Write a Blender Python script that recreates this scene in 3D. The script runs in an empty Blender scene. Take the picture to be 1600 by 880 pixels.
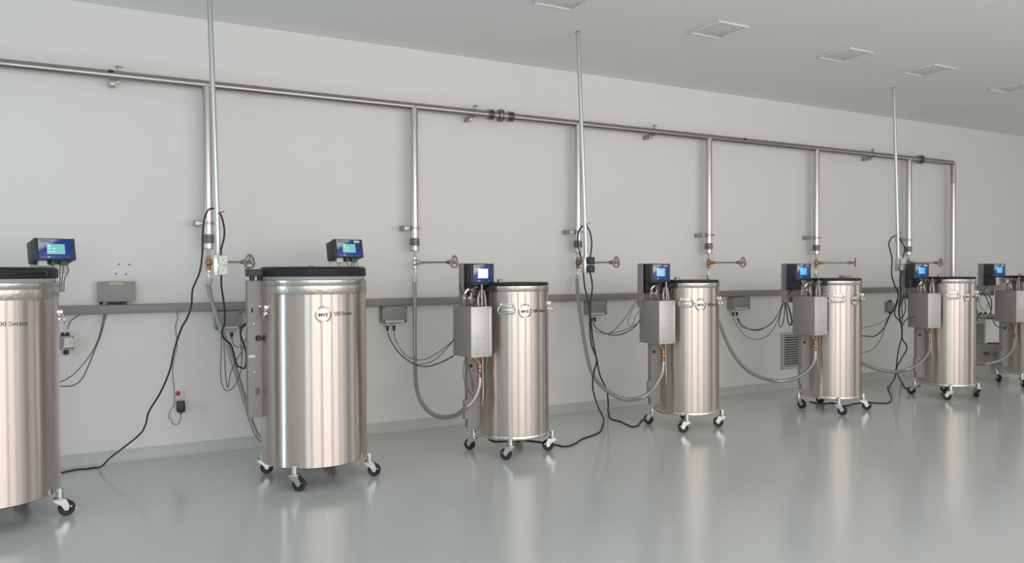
import bpy, bmesh, math, random
from mathutils import Vector, Matrix
random.seed(7)
R = math.radians
C = bpy.context.scene.collection
scene = bpy.context.scene

# ---------------------------------------------------------------- camera
CAM_H = 1.444
cam_data = bpy.data.cameras.new('camera')
cam_data.sensor_fit = 'HORIZONTAL'; cam_data.sensor_width = 36.0
cam_data.lens = 1200 / 1600 * 36.0
cam_data.clip_start = 0.05; cam_data.clip_end = 100
cam = bpy.data.objects.new('camera', cam_data); C.objects.link(cam)
yaw, pitch, roll = R(28.649), R(0.905), R(-0.219)
fw = Vector((math.sin(yaw)*math.cos(pitch), math.cos(yaw)*math.cos(pitch), -math.sin(pitch)))
rt = Vector((math.cos(yaw), -math.sin(yaw), 0)); up = rt.cross(fw)
rt2 = rt*math.cos(roll) + up*math.sin(roll); up2 = up*math.cos(roll) - rt*math.sin(roll)
m = Matrix((rt2, up2, -fw)).transposed().to_4x4(); m.translation = (0, 0, CAM_H)
cam.matrix_world = m
scene.camera = cam

# ---------------------------------------------------------------- world, light, exposure
world = bpy.data.worlds.new('world'); scene.world = world; world.use_nodes = True
bg = world.node_tree.nodes['Background']; bg.inputs[0].default_value = (0.75, 0.85, 1, 1); bg.inputs[1].default_value = 0.6
scene.view_settings.view_transform = 'Standard'; scene.view_settings.look = 'None'
scene.view_settings.gamma = 1; scene.view_settings.use_curve_mapping = False
scene.view_settings.exposure = 0.10

# room: wall_back at Y=6.5, window wall behind the camera, ends at X=-4 and X=15
YB, YF, XL, XR, CZ = 6.5, -2.0, -4.0, 15.0, 3.423
BAYS = [(-3.65, -1.7), (-1.3, 1.3), (1.7, 4.3), (4.7, 7.3), (7.7, 10.3), (10.7, 13.3)]
WZ0, WZ1 = 0.25, 3.15
def daylight(name, loc, size, normal, power, color):
    l = bpy.data.lights.new(name, 'AREA'); l.shape = 'RECTANGLE'; l.size, l.size_y = size
    l.energy = power; l.color = color
    o = bpy.data.objects.new(name, l); C.objects.link(o); o.location = loc
    o.rotation_euler = Vector(normal).to_track_quat('-Z', 'Y').to_euler()
    return o
PW = [0.95, 1.1, 1.2, 1.05, 0.65, 0.35]
for (a, b), k in zip(BAYS, PW):
    daylight('daylight', ((a+b)/2, YF-0.32, (WZ0+WZ1)/2), (b-a, WZ1-WZ0), (0, 1, 0), 72*k*(b-a)/2.6,
             (1.0, 0.925, 0.875) if a > -2 else (0.85, 0.95, 1.0))
daylight('daylight', (XL-0.32, 4.6, 1.15), (0.7, 2.1), (1, 0, 0), 42, (0.58, 0.84, 1.0))
daylight('daylight', (XR+0.32, 1.5, (WZ0+WZ1)/2), (3.0, WZ1-WZ0), (-1, 0, 0), 20, (1.0, 0.96, 0.9))

# ---------------------------------------------------------------- materials
def new_mat(name):
    m = bpy.data.materials.new(name); m.use_nodes = True
    return m, m.node_tree.nodes, m.node_tree.links, m.node_tree.nodes['Principled BSDF']
def mat(name, col, rough=0.5, metal=0.0, spec=0.5, noise=0.0, nscale=20, bump=0.0, bscale=200, coat=0.0,
        emit=None, estr=0, alpha=1):
    m, N, K, b = new_mat(name)
    b.inputs['Base Color'].default_value = (*col, 1); b.inputs['Roughness'].default_value = rough
    b.inputs['Metallic'].default_value = metal; b.inputs['Specular IOR Level'].default_value = spec
    b.inputs['Coat Weight'].default_value = coat
    if noise or bump:
        tc = N.new('ShaderNodeTexCoord')
    if noise:
        n = N.new('ShaderNodeTexNoise'); n.inputs['Scale'].default_value = nscale; n.inputs['Detail'].default_value = 4
        K.new(tc.outputs['Object'], n.inputs['Vector'])
        mx = N.new('ShaderNodeMix'); mx.data_type = 'RGBA'
        mx.inputs['A'].default_value = (*[c*(1-noise) for c in col], 1)
        mx.inputs['B'].default_value = (*[min(1, c*(1+noise)) for c in col], 1)
        K.new(n.outputs['Fac'], mx.inputs['Factor']); K.new(mx.outputs['Result'], b.inputs['Base Color'])
    if bump:
        n2 = N.new('ShaderNodeTexNoise'); n2.inputs['Scale'].default_value = bscale
        K.new(tc.outputs['Object'], n2.inputs['Vector'])
        bp = N.new('ShaderNodeBump'); bp.inputs['Strength'].default_value = bump; bp.inputs['Distance'].default_value = 0.002
        K.new(n2.outputs['Fac'], bp.inputs['Height']); K.new(bp.outputs['Normal'], b.inputs['Normal'])
    if emit:
        b.inputs['Emission Color'].default_value = (*emit, 1); b.inputs['Emission Strength'].default_value = estr
    return m
def steel(name, col, rough, aniso, axis='Z', rot=0.0, dimple=False):
    m, N, K, b = new_mat(name)
    b.inputs['Base Color'].default_value = (*col, 1); b.inputs['Metallic'].default_value = 1
    b.inputs['Roughness'].default_value = rough
    b.inputs['Anisotropic'].default_value = aniso; b.inputs['Anisotropic Rotation'].default_value = rot
    if aniso:
        t = N.new('ShaderNodeTangent'); t.direction_type = 'RADIAL'; t.axis = axis
        K.new(t.outputs[0], b.inputs['Tangent'])
    tc = N.new('ShaderNodeTexCoord'); mp = N.new('ShaderNodeMapping')
    mp.inputs['Scale'].default_value = (1, 1, 90) if not dimple else (1, 1, 1)
    K.new(tc.outputs['Object'], mp.inputs['Vector'])
    n = N.new('ShaderNodeTexNoise'); n.inputs['Scale'].default_value = 3 if not dimple else 45; n.inputs['Detail'].default_value = 5
    K.new(mp.outputs['Vector'], n.inputs['Vector'])
    r = N.new('ShaderNodeMapRange'); r.inputs['To Min'].default_value = rough*0.9; r.inputs['To Max'].default_value = rough*1.15
    K.new(n.outputs['Fac'], r.inputs['Value']); K.new(r.outputs[0], b.inputs['Roughness'])
    if dimple:
        bp = N.new('ShaderNodeBump'); bp.inputs['Strength'].default_value = 0.5; bp.inputs['Distance'].default_value = 0.004
        K.new(n.outputs['Fac'], bp.inputs['Height']); K.new(bp.outputs['Normal'], b.inputs['Normal'])
    return m
M = {}
M['wall'] = mat('wall_paint', (0.80, 0.795, 0.775), 0.75, noise=0.012, nscale=1.2, bump=0.05, bscale=300)
M['ceiling'] = mat('ceiling_paint', (0.84, 0.85, 0.835), 0.8, noise=0.01, nscale=2)
M['skirt'] = mat('coved_epoxy_skirting', (0.55, 0.57, 0.545), 0.45, noise=0.06, nscale=8)
M['duct'] = mat('grey_duct_plastic', (0.27, 0.252, 0.243), 0.5, noise=0.03, nscale=30)
M['shell'] = steel('brushed_stainless_shell', (0.70, 0.63, 0.58), 0.30, 1.0, rot=0.25)
M['rim'] = steel('dented_stainless_band', (0.66, 0.63, 0.59), 0.26, 0.0, dimple=True)
M['pipe'] = steel('satin_stainless_pipe', (0.60, 0.565, 0.54), 0.24, 0.0)
M['header'] = steel('dull_stainless_header', (0.40, 0.37, 0.355), 0.30, 0.0)
M['bracket'] = mat('dull_bracket_steel', (0.40, 0.385, 0.37), 0.35, 1, noise=0.08, nscale=30)
M['chrome'] = mat('chrome_wire', (0.80, 0.79, 0.77), 0.12, 1)
M['zinc'] = mat('zinc_plated_steel', (0.66, 0.66, 0.64), 0.27, 1, noise=0.08, nscale=30)
M['galv'] = mat('galvanised_conduit', (0.62, 0.64, 0.64), 0.34, 1, noise=0.08, nscale=60)
M['dark_metal'] = mat('dull_bellows_steel', (0.34, 0.32, 0.30), 0.35, 1)
M['sheet'] = mat('grey_painted_sheet', (0.315, 0.298, 0.285), 0.55, 0.0, noise=0.03, nscale=12)
M['sheet_light'] = mat('mill_finish_sheet', (0.62, 0.61, 0.585), 0.38, 0.35, noise=0.05, nscale=9)
M['brass'] = mat('aged_brass', (0.42, 0.25, 0.14), 0.40, 0.85, noise=0.2, nscale=50)
M['copper'] = mat('copper_tube', (0.25, 0.165, 0.125), 0.42, 0.85, noise=0.1, nscale=40)
M['brass_bright'] = mat('bright_brass', (0.80, 0.60, 0.38), 0.25, 1)
M['rod'] = mat('grey_stem_rod', (0.42, 0.41, 0.39), 0.45, 0.8)
M['wheel_iron'] = mat('cast_iron_grey', (0.36, 0.35, 0.33), 0.5, 0.6, noise=0.1, nscale=40)
M['black'] = mat('black_plastic', (0.022, 0.022, 0.024), 0.42)
M['lid'] = mat('black_lid_plastic', (0.016, 0.016, 0.017), 0.5, spec=0.35, bump=0.1, bscale=400)
M['grip'] = mat('smooth_black_grip', (0.035, 0.035, 0.037), 0.25)
M['rubber'] = mat('black_rubber_tyre', (0.018, 0.018, 0.018), 0.55)
M['gasket'] = mat('pale_grey_gasket', (0.38, 0.40, 0.41), 0.6)
M['case'] = mat('charcoal_instrument_case', (0.035, 0.037, 0.042), 0.48)
M['cable'] = mat('black_cable', (0.02, 0.02, 0.02), 0.5)
M['grey_cable'] = mat('grey_signal_cable', (0.17, 0.17, 0.165), 0.5)
M['dark_grey_cable'] = mat('dark_grey_cable', (0.07, 0.07, 0.068), 0.5)
M['white'] = mat('white_plastic', (0.72, 0.72, 0.69), 0.45)
M['offwhite'] = mat('label_paper', (0.78, 0.77, 0.70), 0.6)
M['cream'] = mat('cream_label', (0.80, 0.78, 0.52), 0.6)
M['yellow'] = mat('yellow_label', (0.70, 0.58, 0.20), 0.6)
M['red'] = mat('red_plastic', (0.55, 0.03, 0.04), 0.45)
M['pink'] = mat('pink_red_sticker', (0.80, 0.22, 0.26), 0.55)
M['orange'] = mat('orange_red_sticker', (0.80, 0.25, 0.12), 0.55)
M['green'] = mat('green_terminal', (0.03, 0.14, 0.09), 0.5)
M['box_grey'] = mat('grey_enclosure', (0.30, 0.30, 0.295), 0.5, noise=0.02, nscale=10)
M['ink'] = mat('black_ink', (0.03, 0.03, 0.03), 0.5)
M['ink_grey'] = mat('etched_grey_ink', (0.16, 0.145, 0.14), 0.5)
M['ink_blue'] = mat('pale_blue_print', (0.10, 0.25, 0.62), 0.4)
M['ink_navy'] = mat('navy_print', (0.03, 0.06, 0.22), 0.4)
M['emblem'] = mat('pale_emblem_disc', (0.66, 0.66, 0.64), 0.35, 0.55)
M['hole'] = mat('dark_hole', (0.02, 0.02, 0.02), 0.8)
M['dark_blind'] = mat('window_frame_paint', (0.30, 0.28, 0.26), 0.5)
M['beige'] = mat('beige_case_plastic', (0.46, 0.44, 0.40), 0.5, noise=0.03, nscale=10)
M['vent'] = mat('vent_paint', (0.50, 0.50, 0.47), 0.5)
for k, col, e, s in (('scr_teal', (0.22, 0.62, 0.58), (0.17, 0.60, 0.55), 0.85), ('scr_white', (0.9, 0.95, 1), (0.95, 0.98, 1), 1.5),
                  ('scr_blue', (0.06, 0.5, 0.8), (0.04, 0.50, 0.85), 0.9), ('scr_cyan', (0.25, 0.68, 0.8), (0.25, 0.68, 0.80), 0.8)):
    M[k] = mat('lit_'+k, (0.05, 0.05, 0.05), 0.3, emit=e, estr=s)
M['scr_line'] = mat('lit_screen_mark', (0.1, 0.1, 0.1), 0.3, emit=(0.75, 1.0, 0.95), estr=0.9)

def hose_mat():                                     # braided corrugated hose
    m, N, K, b = new_mat('corrugated_hose')
    b.inputs['Base Color'].default_value = (0.40, 0.39, 0.37, 1); b.inputs['Metallic'].default_value = 0.75
    b.inputs['Roughness'].default_value = 0.42
    tc = N.new('ShaderNodeTexCoord'); n = N.new('ShaderNodeTexNoise'); n.inputs['Scale'].default_value = 120
    K.new(tc.outputs['Object'], n.inputs['Vector'])
    bp = N.new('ShaderNodeBump'); bp.inputs['Strength'].default_value = 0.5; bp.inputs['Distance'].default_value = 0.002
    K.new(n.outputs['Fac'], bp.inputs['Height']); K.new(bp.outputs['Normal'], b.inputs['Normal'])
    return m
M['hose'] = hose_mat()

def face_mat():                                     # printed panel: white-silver cloud fading into royal blue
    m, N, K, b = new_mat('printed_blue_panel')
    b.inputs['Roughness'].default_value = 0.3
    tc = N.new('ShaderNodeTexCoord'); sp = N.new('ShaderNodeSeparateXYZ')
    K.new(tc.outputs['Generated'], sp.inputs[0])
    a = N.new('ShaderNodeMath'); a.operation = 'MULTIPLY'; a.inputs[1].default_value = 0.95
    K.new(sp.outputs['X'], a.inputs[0])
    s = N.new('ShaderNodeMath'); s.operation = 'SUBTRACT'
    K.new(sp.outputs['Z'], s.inputs[0]); K.new(a.outputs[0], s.inputs[1])
    r = N.new('ShaderNodeValToRGB'); e = r.color_ramp.elements
    e[0].position = 0.34; e[0].color = (0.012, 0.045, 0.30, 1)
    e[1].position = 0.56; e[1].color = (0.50, 0.52, 0.58, 1)
    K.new(s.outputs[0], r.inputs[0]); K.new(r.outputs[0], b.inputs['Base Color'])
    return m
M['face'] = face_mat()

def floor_mat():
    m, N, K, b = new_mat('glossy_epoxy_floor')
    tc = N.new('ShaderNodeTexCoord')
    n = N.new('ShaderNodeTexNoise'); n.inputs['Scale'].default_value = 0.5; n.inputs['Detail'].default_value = 3
    K.new(tc.outputs['Object'], n.inputs['Vector'])
    r = N.new('ShaderNodeValToRGB'); e = r.color_ramp.elements
    e[0].color = (0.59, 0.625, 0.61, 1); e[1].color = (0.63, 0.66, 0.645, 1)
    K.new(n.outputs['Fac'], r.inputs[0]); K.new(r.outputs[0], b.inputs['Base Color'])
    b.inputs['Roughness'].default_value = 0.16; b.inputs['Specular IOR Level'].default_value = 0.55
    n2 = N.new('ShaderNodeTexNoise'); n2.inputs['Scale'].default_value = 5; n2.inputs['Detail'].default_value = 2
    K.new(tc.outputs['Object'], n2.inputs['Vector'])
    bp = N.new('ShaderNodeBump'); bp.inputs['Strength'].default_value = 0.08; bp.inputs['Distance'].default_value = 0.01
    K.new(n2.outputs['Fac'], bp.inputs['Height']); K.new(bp.outputs['Normal'], b.inputs['Normal'])
    return m
M['floor'] = floor_mat()

# ---------------------------------------------------------------- mesh helpers
class MB:
    """collects shapes and links them as ONE mesh"""
    def __init__(s): s.bm = bmesh.new()
    def box(s, x0, x1, y0, y1, z0, z1, bevel=0.0, mtx=None, seg=2):
        mt = Matrix.Translation(((x0+x1)/2, (y0+y1)/2, (z0+z1)/2)) @ Matrix.Diagonal((abs(x1-x0), abs(y1-y0), abs(z1-z0), 1))
        r = bmesh.ops.create_cube(s.bm, size=1, matrix=mt); vs = r['verts']
        if bevel:
            es = list({e for v in vs for e in v.link_edges})
            rb = bmesh.ops.bevel(s.bm, geom=es, offset=bevel, segments=seg, affect='EDGES', profile=0.5)
            vs = list({v for f in rb['faces'] for v in f.verts})
        if mtx is not None: bmesh.ops.transform(s.bm, matrix=mtx, verts=vs)
        return s
    def ring(s, c, u, v, r, n):
        return [s.bm.verts.new(c + u*(r*math.cos(2*math.pi*i/n)) + v*(r*math.sin(2*math.pi*i/n))) for i in range(n)]
    def skin(s, rings, closed=False, caps=True):
        n = len(rings[0]); m_ = len(rings)
        for k in range(m_ if closed else m_-1):
            a, b = rings[k], rings[(k+1) % m_]
            for i in range(n):
                s.bm.faces.new((a[i], a[(i+1) % n], b[(i+1) % n], b[i]))
        if caps and not closed:
            s.bm.faces.new(list(reversed(rings[0]))); s.bm.faces.new(rings[-1])
    def lathe(s, prof, n=32, origin=(0, 0, 0), axis=(0, 0, 1), caps=True):
        ax = Vector(axis).normalized(); o = Vector(origin)
        u = ax.orthogonal().normalized() if abs(ax.z) < 0.99 else Vector((1, 0, 0)); v = ax.cross(u)
        s.skin([s.ring(o + ax*z, u, v, max(r, 1e-4), n) for r, z in prof], caps=caps)
        return s
    def cyl(s, p0, p1, r, n=16):
        p0, p1 = Vector(p0), Vector(p1); d = p1-p0
        return s.lathe([(r, 0), (r, d.length)], n, p0, d)
    def tube(s, pts, r, n=8, closed=False, ridges=None):
        pts = [Vector(p) for p in pts]; m_ = len(pts); rings = []
        t0 = (pts[1]-pts[0]).normalized(); u = t0.orthogonal().normalized()
        for i, p in enumerate(pts):
            if closed: t = (pts[(i+1) % m_]-pts[i-1]).normalized()
            else: t = (pts[min(i+1, m_-1)]-pts[max(i-1, 0)]).normalized()
            u = (u - t*u.dot(t)).normalized(); v = t.cross(u)
            rr = r if ridges is None else r*ridges(i)
            rings.append(s.ring(p, u, v, rr, n))
        s.skin(rings, closed=closed); return s
    def poly(s, pts, depth, axis=(0, 1, 0)):
        """flat outline given as 3D points, extruded by depth along axis"""
        d = Vector(axis)*depth
        a = [s.bm.verts.new(Vector(p)) for p in pts]; b = [s.bm.verts.new(Vector(p)+d) for p in pts]
        n = len(a); s.bm.faces.new(a); s.bm.faces.new(list(reversed(b)))
        for i in range(n): s.bm.faces.new((a[(i+1) % n], a[i], b[i], b[(i+1) % n]))
        return s
    def mesh(s, name, mt, smooth=True, ang=32):
        bmesh.ops.recalc_face_normals(s.bm, faces=s.bm.faces)
        me = bpy.data.meshes.new(name); s.bm.to_mesh(me); s.bm.free()
        me.materials.append(M[mt] if isinstance(mt, str) else mt)
        if smooth:
            me.shade_smooth(); me.set_sharp_from_angle(angle=R(ang))
        return me
CACHE = {}
def cached(key, fn):
    if key not in CACHE: CACHE[key] = fn()
    return CACHE[key]
def link(name, data, parent=None, loc=(0, 0, 0), rot=(0, 0, 0), label=None):
    o = bpy.data.objects.new(name, data); C.objects.link(o)
    o.location = loc; o.rotation_euler = rot
    if parent is not None: o.parent = parent
    if label: o['label'] = label
    return o
def part(name, mb, mt, parent, loc=(0, 0, 0), rot=(0, 0, 0), label=None, ang=32):
    return link(name, mb.mesh(name, mt, ang=ang), parent, loc, rot, label)
def thing(name, label, cat, loc=(0, 0, 0), rotz=0, group=None):
    o = link(name, None, None, loc, (0, 0, rotz)); o.empty_display_size = 0.1
    o['label'] = label; o['category'] = cat
    if group: o['group'] = group
    return o
def tag(o, label, cat, group=None):
    o['label'] = label; o['category'] = cat
    if group: o['group'] = group
    return o
def struct(name, mb, mt, parent=None, ang=32):
    o = link(name, mb.mesh(name, mt, ang=ang), parent)
    if parent is None: o['kind'] = 'structure'
    return o
def smooth_path(pts, k=6, closed=False):
    P = [Vector(p) for p in pts]; out = []
    n = len(P)
    for i in range(n-1):
        a, b = P[max(i-1, 0)], P[i]; c, d = P[i+1], P[min(i+2, n-1)]
        # centripetal-like limited tangents keep the curve free of loops
        L = (c-b).length
        t1 = (c-a); t2 = (d-b)
        t1 = t1.normalized()*L if t1.length > 1e-6 else t1; t2 = t2.normalized()*L if t2.length > 1e-6 else t2
        for j in range(k):
            t = j/k; t_2 = t*t; t3 = t_2*t
            out.append(b*(2*t3-3*t_2+1) + t1*(t3-2*t_2+t) + c*(-2*t3+3*t_2) + t2*(t3-t_2))
    out.append(P[-1]); return out
def text_geo(s, size, bold=0.0, align='LEFT'):
    cu = bpy.data.curves.new('lettering', 'FONT'); cu.body = s; cu.size = size; cu.offset = bold
    cu.align_x = align; cu.resolution_u = 3; cu.fill_mode = 'BOTH'
    o = bpy.data.objects.new('lettering', cu); C.objects.link(o)
    bpy.context.view_layer.update()
    me = bpy.data.meshes.new_from_object(o)
    V = [v.co.copy() for v in me.vertices]; F = [tuple(p.vertices) for p in me.polygons]
    bpy.data.objects.remove(o); bpy.data.curves.remove(cu); bpy.data.meshes.remove(me)
    return V, F
def flat_mesh(name, V, F, mt):
    me = bpy.data.meshes.new(name); me.from_pydata([tuple(v) for v in V], [], F); me.materials.append(M[mt]); return me
def text_flat(name, s, size, mt, bold=0.0, align='LEFT', eps=0.0):      # lies in the XZ plane, read from -Y
    V, F = text_geo(s, size, bold, align)
    return flat_mesh(name, [(v.x, -eps, v.y) for v in V], F, mt)
def text_round(name, s, size, mt, rad, phi, z, bold=0.0, align='LEFT', sx=1.0):  # wrapped on a cylinder, phi from -Y towards +X
    V, F = text_geo(s, size, bold, align)
    return flat_mesh(name, [(rad*math.sin(phi+v.x*sx/rad), -rad*math.cos(phi+v.x*sx/rad), z+v.y) for v in V], F, mt)

SERIF = {   # advance, strokes; drawn with a broad pen: upright strokes thick, level strokes thin
 '0': (.62, [[(.3+.21*math.sin(a*math.pi/9), .5+.46*math.cos(a*math.pi/9)) for a in range(19)]]),
 '5': (.62, [[(.52, .93), (.16, .93)], [(.16, .93), (.13, .56)], [(.13, .56), (.26, .62), (.40, .57), (.47, .44), (.48, .30), (.42, .12), (.30, .04), (.18, .03), (.09, .10)]]),
 '2': (.62, [[(.10, .74), (.16, .90), (.29, .96), (.42, .88), (.45, .72), (.38, .52), (.24, .30), (.09, .07)], [(.08, .06), (.50, .06)], [(.50, .06), (.54, .22)]]),
 'S': (.66, [[(.50, .70), (.47, .86), (.36, .95), (.24, .95), (.14, .86), (.12, .72), (.20, .60), (.36, .50), (.48, .38), (.51, .22), (.44, .08), (.30, .03), (.17, .07), (.10, .18), (.08, .32)]]),
 'e': (.56, [[(.10, .37), (.46, .37)], [(.46, .37), (.43, .55), (.30, .65), (.17, .58), (.11, .42), (.10, .28), (.16, .11), (.29, .03), (.40, .05), (.48, .14)]]),
 'r': (.47, [[(.16, 0), (.16, .66)], [(.04, .02), (.30, .02)], [(.04, .64), (.16, .64)], [(.16, .46), (.22, .58), (.31, .64), (.40, .60)]]),
 'i': (.33, [[(.15, 0), (.15, .66)], [(.03, .02), (.27, .02)], [(.03, .64), (.15, .64)], [(.15, .82), (.15, .94)]]),
 's': (.48, [[(.38, .48), (.34, .60), (.23, .65), (.12, .58), (.12, .46), (.22, .37), (.34, .29), (.39, .17), (.32, .05), (.20, .02), (.10, .08), (.07, .19)]]),
 ' ': (.30, [])}
def serif_round(name, txt, cap, mt, rad, phi, z, sx=1.0):
    V, F = [], []; x0 = 0
    def P_(x, y):
        a = phi + (x0+x)*cap*sx/rad
        return (rad*math.sin(a), -rad*math.cos(a), z + y*cap)
    for ch in txt:
        adv, strokes = SERIF[ch]
        for st in strokes:
            L_, R_ = [], []
            for i, (x, y) in enumerate(st):
                xa, ya = st[max(i-1, 0)]; xb, yb = st[min(i+1, len(st)-1)]
                dx, dy = xb-xa, yb-ya; n = math.hypot(dx, dy) or 1; dx /= n; dy /= n
                w = (0.045 + 0.095*abs(dy)**1.5)/2
                L_.append((x-dy*w, y+dx*w)); R_.append((x+dy*w, y-dx*w))
            o = len(V); n = len(st)
            V += [P_(*p) for p in L_] + [P_(*p) for p in R_]
            F += [(o+i, o+i+1, o+n+i+1, o+n+i) for i in range(n-1)]
        x0 += adv
    return flat_mesh(name, V, F, mt)

# centre lines of hoses, cords and cables (metres)
CORDS={'hose_b':[(0.803,6.380,1.369),(0.792,6.367,1.334),(0.808,6.321,1.211),(0.849,6.256,1.040),(0.899,6.189,0.871),(0.971,6.076,0.586),(1.033,5.964,0.308),(1.067,5.925,0.215),(1.108,5.900,0.168)],
'hose_c':[(2.501,6.380,1.380),(2.484,6.331,1.172),(2.456,6.266,0.896),(2.432,6.200,0.626),(2.337,5.910,0.441),(2.328,5.711,0.336),(2.368,5.547,0.293),(2.426,5.382,0.320),(2.456,5.220,0.407),(2.530,5.218,0.480),(2.565,5.217,0.571),(2.568,5.221,0.615)],
'hose_d':[(4.217,6.380,1.372),(4.134,6.233,1.169),(4.066,6.076,0.962),(3.979,5.874,0.711),(3.929,5.690,0.500),(3.972,5.545,0.373),(4.037,5.443,0.320),(4.100,5.362,0.304),(4.167,5.270,0.339),(4.293,5.281,0.411),(4.393,5.294,0.525),(4.414,5.302,0.615)],
'hose_e':[(5.931,6.380,1.352),(5.821,6.232,1.168),(5.767,6.107,1.023),(5.717,5.961,0.864),(5.660,5.809,0.706),(5.625,5.641,0.549),(5.642,5.488,0.437),(5.700,5.337,0.376),(5.766,5.200,0.367),(5.984,5.200,0.385),(6.143,5.205,0.446),(6.240,5.210,0.532),(6.259,5.217,0.615)],
'hose_f':[(7.659,6.380,1.353),(7.472,6.169,1.063),(7.337,5.882,0.714),(7.339,5.673,0.515),(7.378,5.525,0.408),(7.442,5.391,0.349),(7.535,5.229,0.333),(7.590,5.120,0.373),(7.868,5.145,0.453),(7.998,5.164,0.541),(8.035,5.183,0.615)],
'hose_g':[(9.423,6.380,1.366),(9.182,6.110,1.026),(9.019,5.751,0.651),(8.974,5.445,0.409),(9.016,5.243,0.329),(9.054,5.120,0.339),(9.409,5.151,0.379),(9.634,5.178,0.466),(9.758,5.213,0.615)],
'cord_a':[(0.739,5.420,1.839),(0.708,5.426,1.855),(0.676,5.432,1.842),(0.653,5.443,1.774),(0.645,5.461,1.669),(0.644,5.478,1.563),(0.629,5.498,1.435),(0.586,5.519,1.316),(0.579,5.536,1.209),(0.552,5.550,1.123),(0.524,5.596,1.061),(0.487,5.694,0.912),(0.462,5.796,0.749),(0.407,5.903,0.583),(0.338,6.002,0.438),(0.324,6.052,0.353),(0.293,6.100,0.279),(0.191,6.162,0.181),(0.097,6.218,0.098),(0.048,6.250,0.041),(0.016,6.363,0.006),(-0.053,6.361,0.006),(-0.114,6.375,0.006),(-0.193,6.339,0.006),(-0.271,6.324,0.006)],
'cord_a2':[(0.739,5.420,1.839),(0.757,5.412,1.805),(0.771,5.397,1.732),(0.768,5.383,1.659),(0.749,5.369,1.591),(0.744,5.360,1.544)],
'cord_a3':[(0.745,5.360,1.418),(0.750,5.389,1.337),(0.774,5.438,1.199),(0.780,5.476,1.089),(0.766,5.500,1.023),(0.785,5.518,0.977),(0.825,5.539,0.939),(0.854,5.570,0.859),(0.879,5.600,0.779),(0.900,5.600,0.769),(0.922,5.600,0.759),(0.937,5.600,0.798),(0.936,5.600,0.874),(0.919,5.600,0.938),(0.902,5.600,0.997),(0.907,5.600,1.041),(0.929,5.600,1.067),(0.959,5.600,1.084)],
'cord_b1':[(3.668,5.420,1.822),(3.624,5.413,1.799),(3.597,5.407,1.765),(3.581,5.397,1.711),(3.577,5.381,1.619),(3.588,5.370,1.555),(3.594,5.360,1.501)],
'cord_b2':[(3.668,5.420,1.822),(3.692,5.407,1.789),(3.706,5.390,1.734),(3.701,5.369,1.663),(3.680,5.348,1.593),(3.658,5.330,1.533)],
'cord_b3':[(3.610,5.360,1.410),(3.626,5.366,1.302),(3.652,5.371,1.216),(3.682,5.376,1.112),(3.695,5.387,0.905),(3.715,5.393,0.795),(3.769,5.400,0.671),(3.787,5.459,0.565),(3.806,5.511,0.468),(3.848,5.562,0.369),(3.961,5.647,0.204),(4.048,5.700,0.101),(4.177,5.872,0.006),(3.919,5.563,0.006),(3.769,5.469,0.006),(3.627,5.405,0.006),(3.463,5.279,0.006),(3.348,5.240,0.006),(3.320,5.308,0.006),(3.254,5.479,0.006),(3.146,5.623,0.006),(3.027,5.663,0.006),(2.946,5.681,0.006),(2.934,5.800,0.006)],
'cord_b4':[(3.657,5.330,1.415),(3.685,5.343,1.340),(3.695,5.353,1.275),(3.689,5.367,1.188),(3.698,5.386,1.068),(3.720,5.404,0.957),(3.749,5.423,0.835),(3.807,5.450,0.664),(3.900,5.534,0.509),(4.031,5.617,0.358),(4.108,5.700,0.195),(4.517,6.267,0.006),(4.348,5.986,0.006),(4.353,5.840,0.006),(4.314,5.691,0.006),(4.317,5.590,0.006),(4.448,5.682,0.006),(4.613,5.834,0.006),(4.795,5.915,0.006)],
'cord_c1':[(7.862,5.420,1.783),(7.797,5.425,1.796),(7.738,5.431,1.774),(7.706,5.439,1.711),(7.741,5.447,1.634),(7.787,5.458,1.542),(7.806,5.476,1.379),(7.884,5.491,1.249),(7.964,5.503,1.147),(7.948,5.515,1.039),(7.937,5.528,0.923),(8.007,5.536,0.862),(8.074,5.542,0.816),(8.114,5.557,0.674),(8.078,5.575,0.513),(8.069,5.600,0.284),(8.313,5.789,0.133),(8.475,5.965,0.006),(8.239,5.815,0.006),(7.741,5.425,0.006),(7.412,5.239,0.006),(7.313,5.296,0.006),(7.259,5.372,0.006),(7.074,5.388,0.006),(6.878,5.369,0.006),(6.903,5.532,0.006),(6.783,5.556,0.006),(6.762,5.704,0.006)],
'cord_c2':[(7.862,5.420,1.783),(7.873,5.408,1.740),(7.904,5.391,1.683),(7.892,5.379,1.633),(7.837,5.360,1.562)],
'cord_c3':[(7.819,5.360,1.417),(7.803,5.374,1.308),(7.839,5.386,1.209),(7.851,5.401,1.091),(7.844,5.415,0.974),(7.901,5.432,0.843),(7.936,5.440,0.777),(7.971,5.456,0.645),(8.071,5.469,0.545),(8.013,5.483,0.438),(7.936,5.500,0.318),(8.261,5.700,0.177),(8.889,6.090,0.006),(8.668,5.913,0.006),(8.493,5.752,0.006),(8.562,5.741,0.006),(8.889,5.844,0.006)]}
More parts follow.
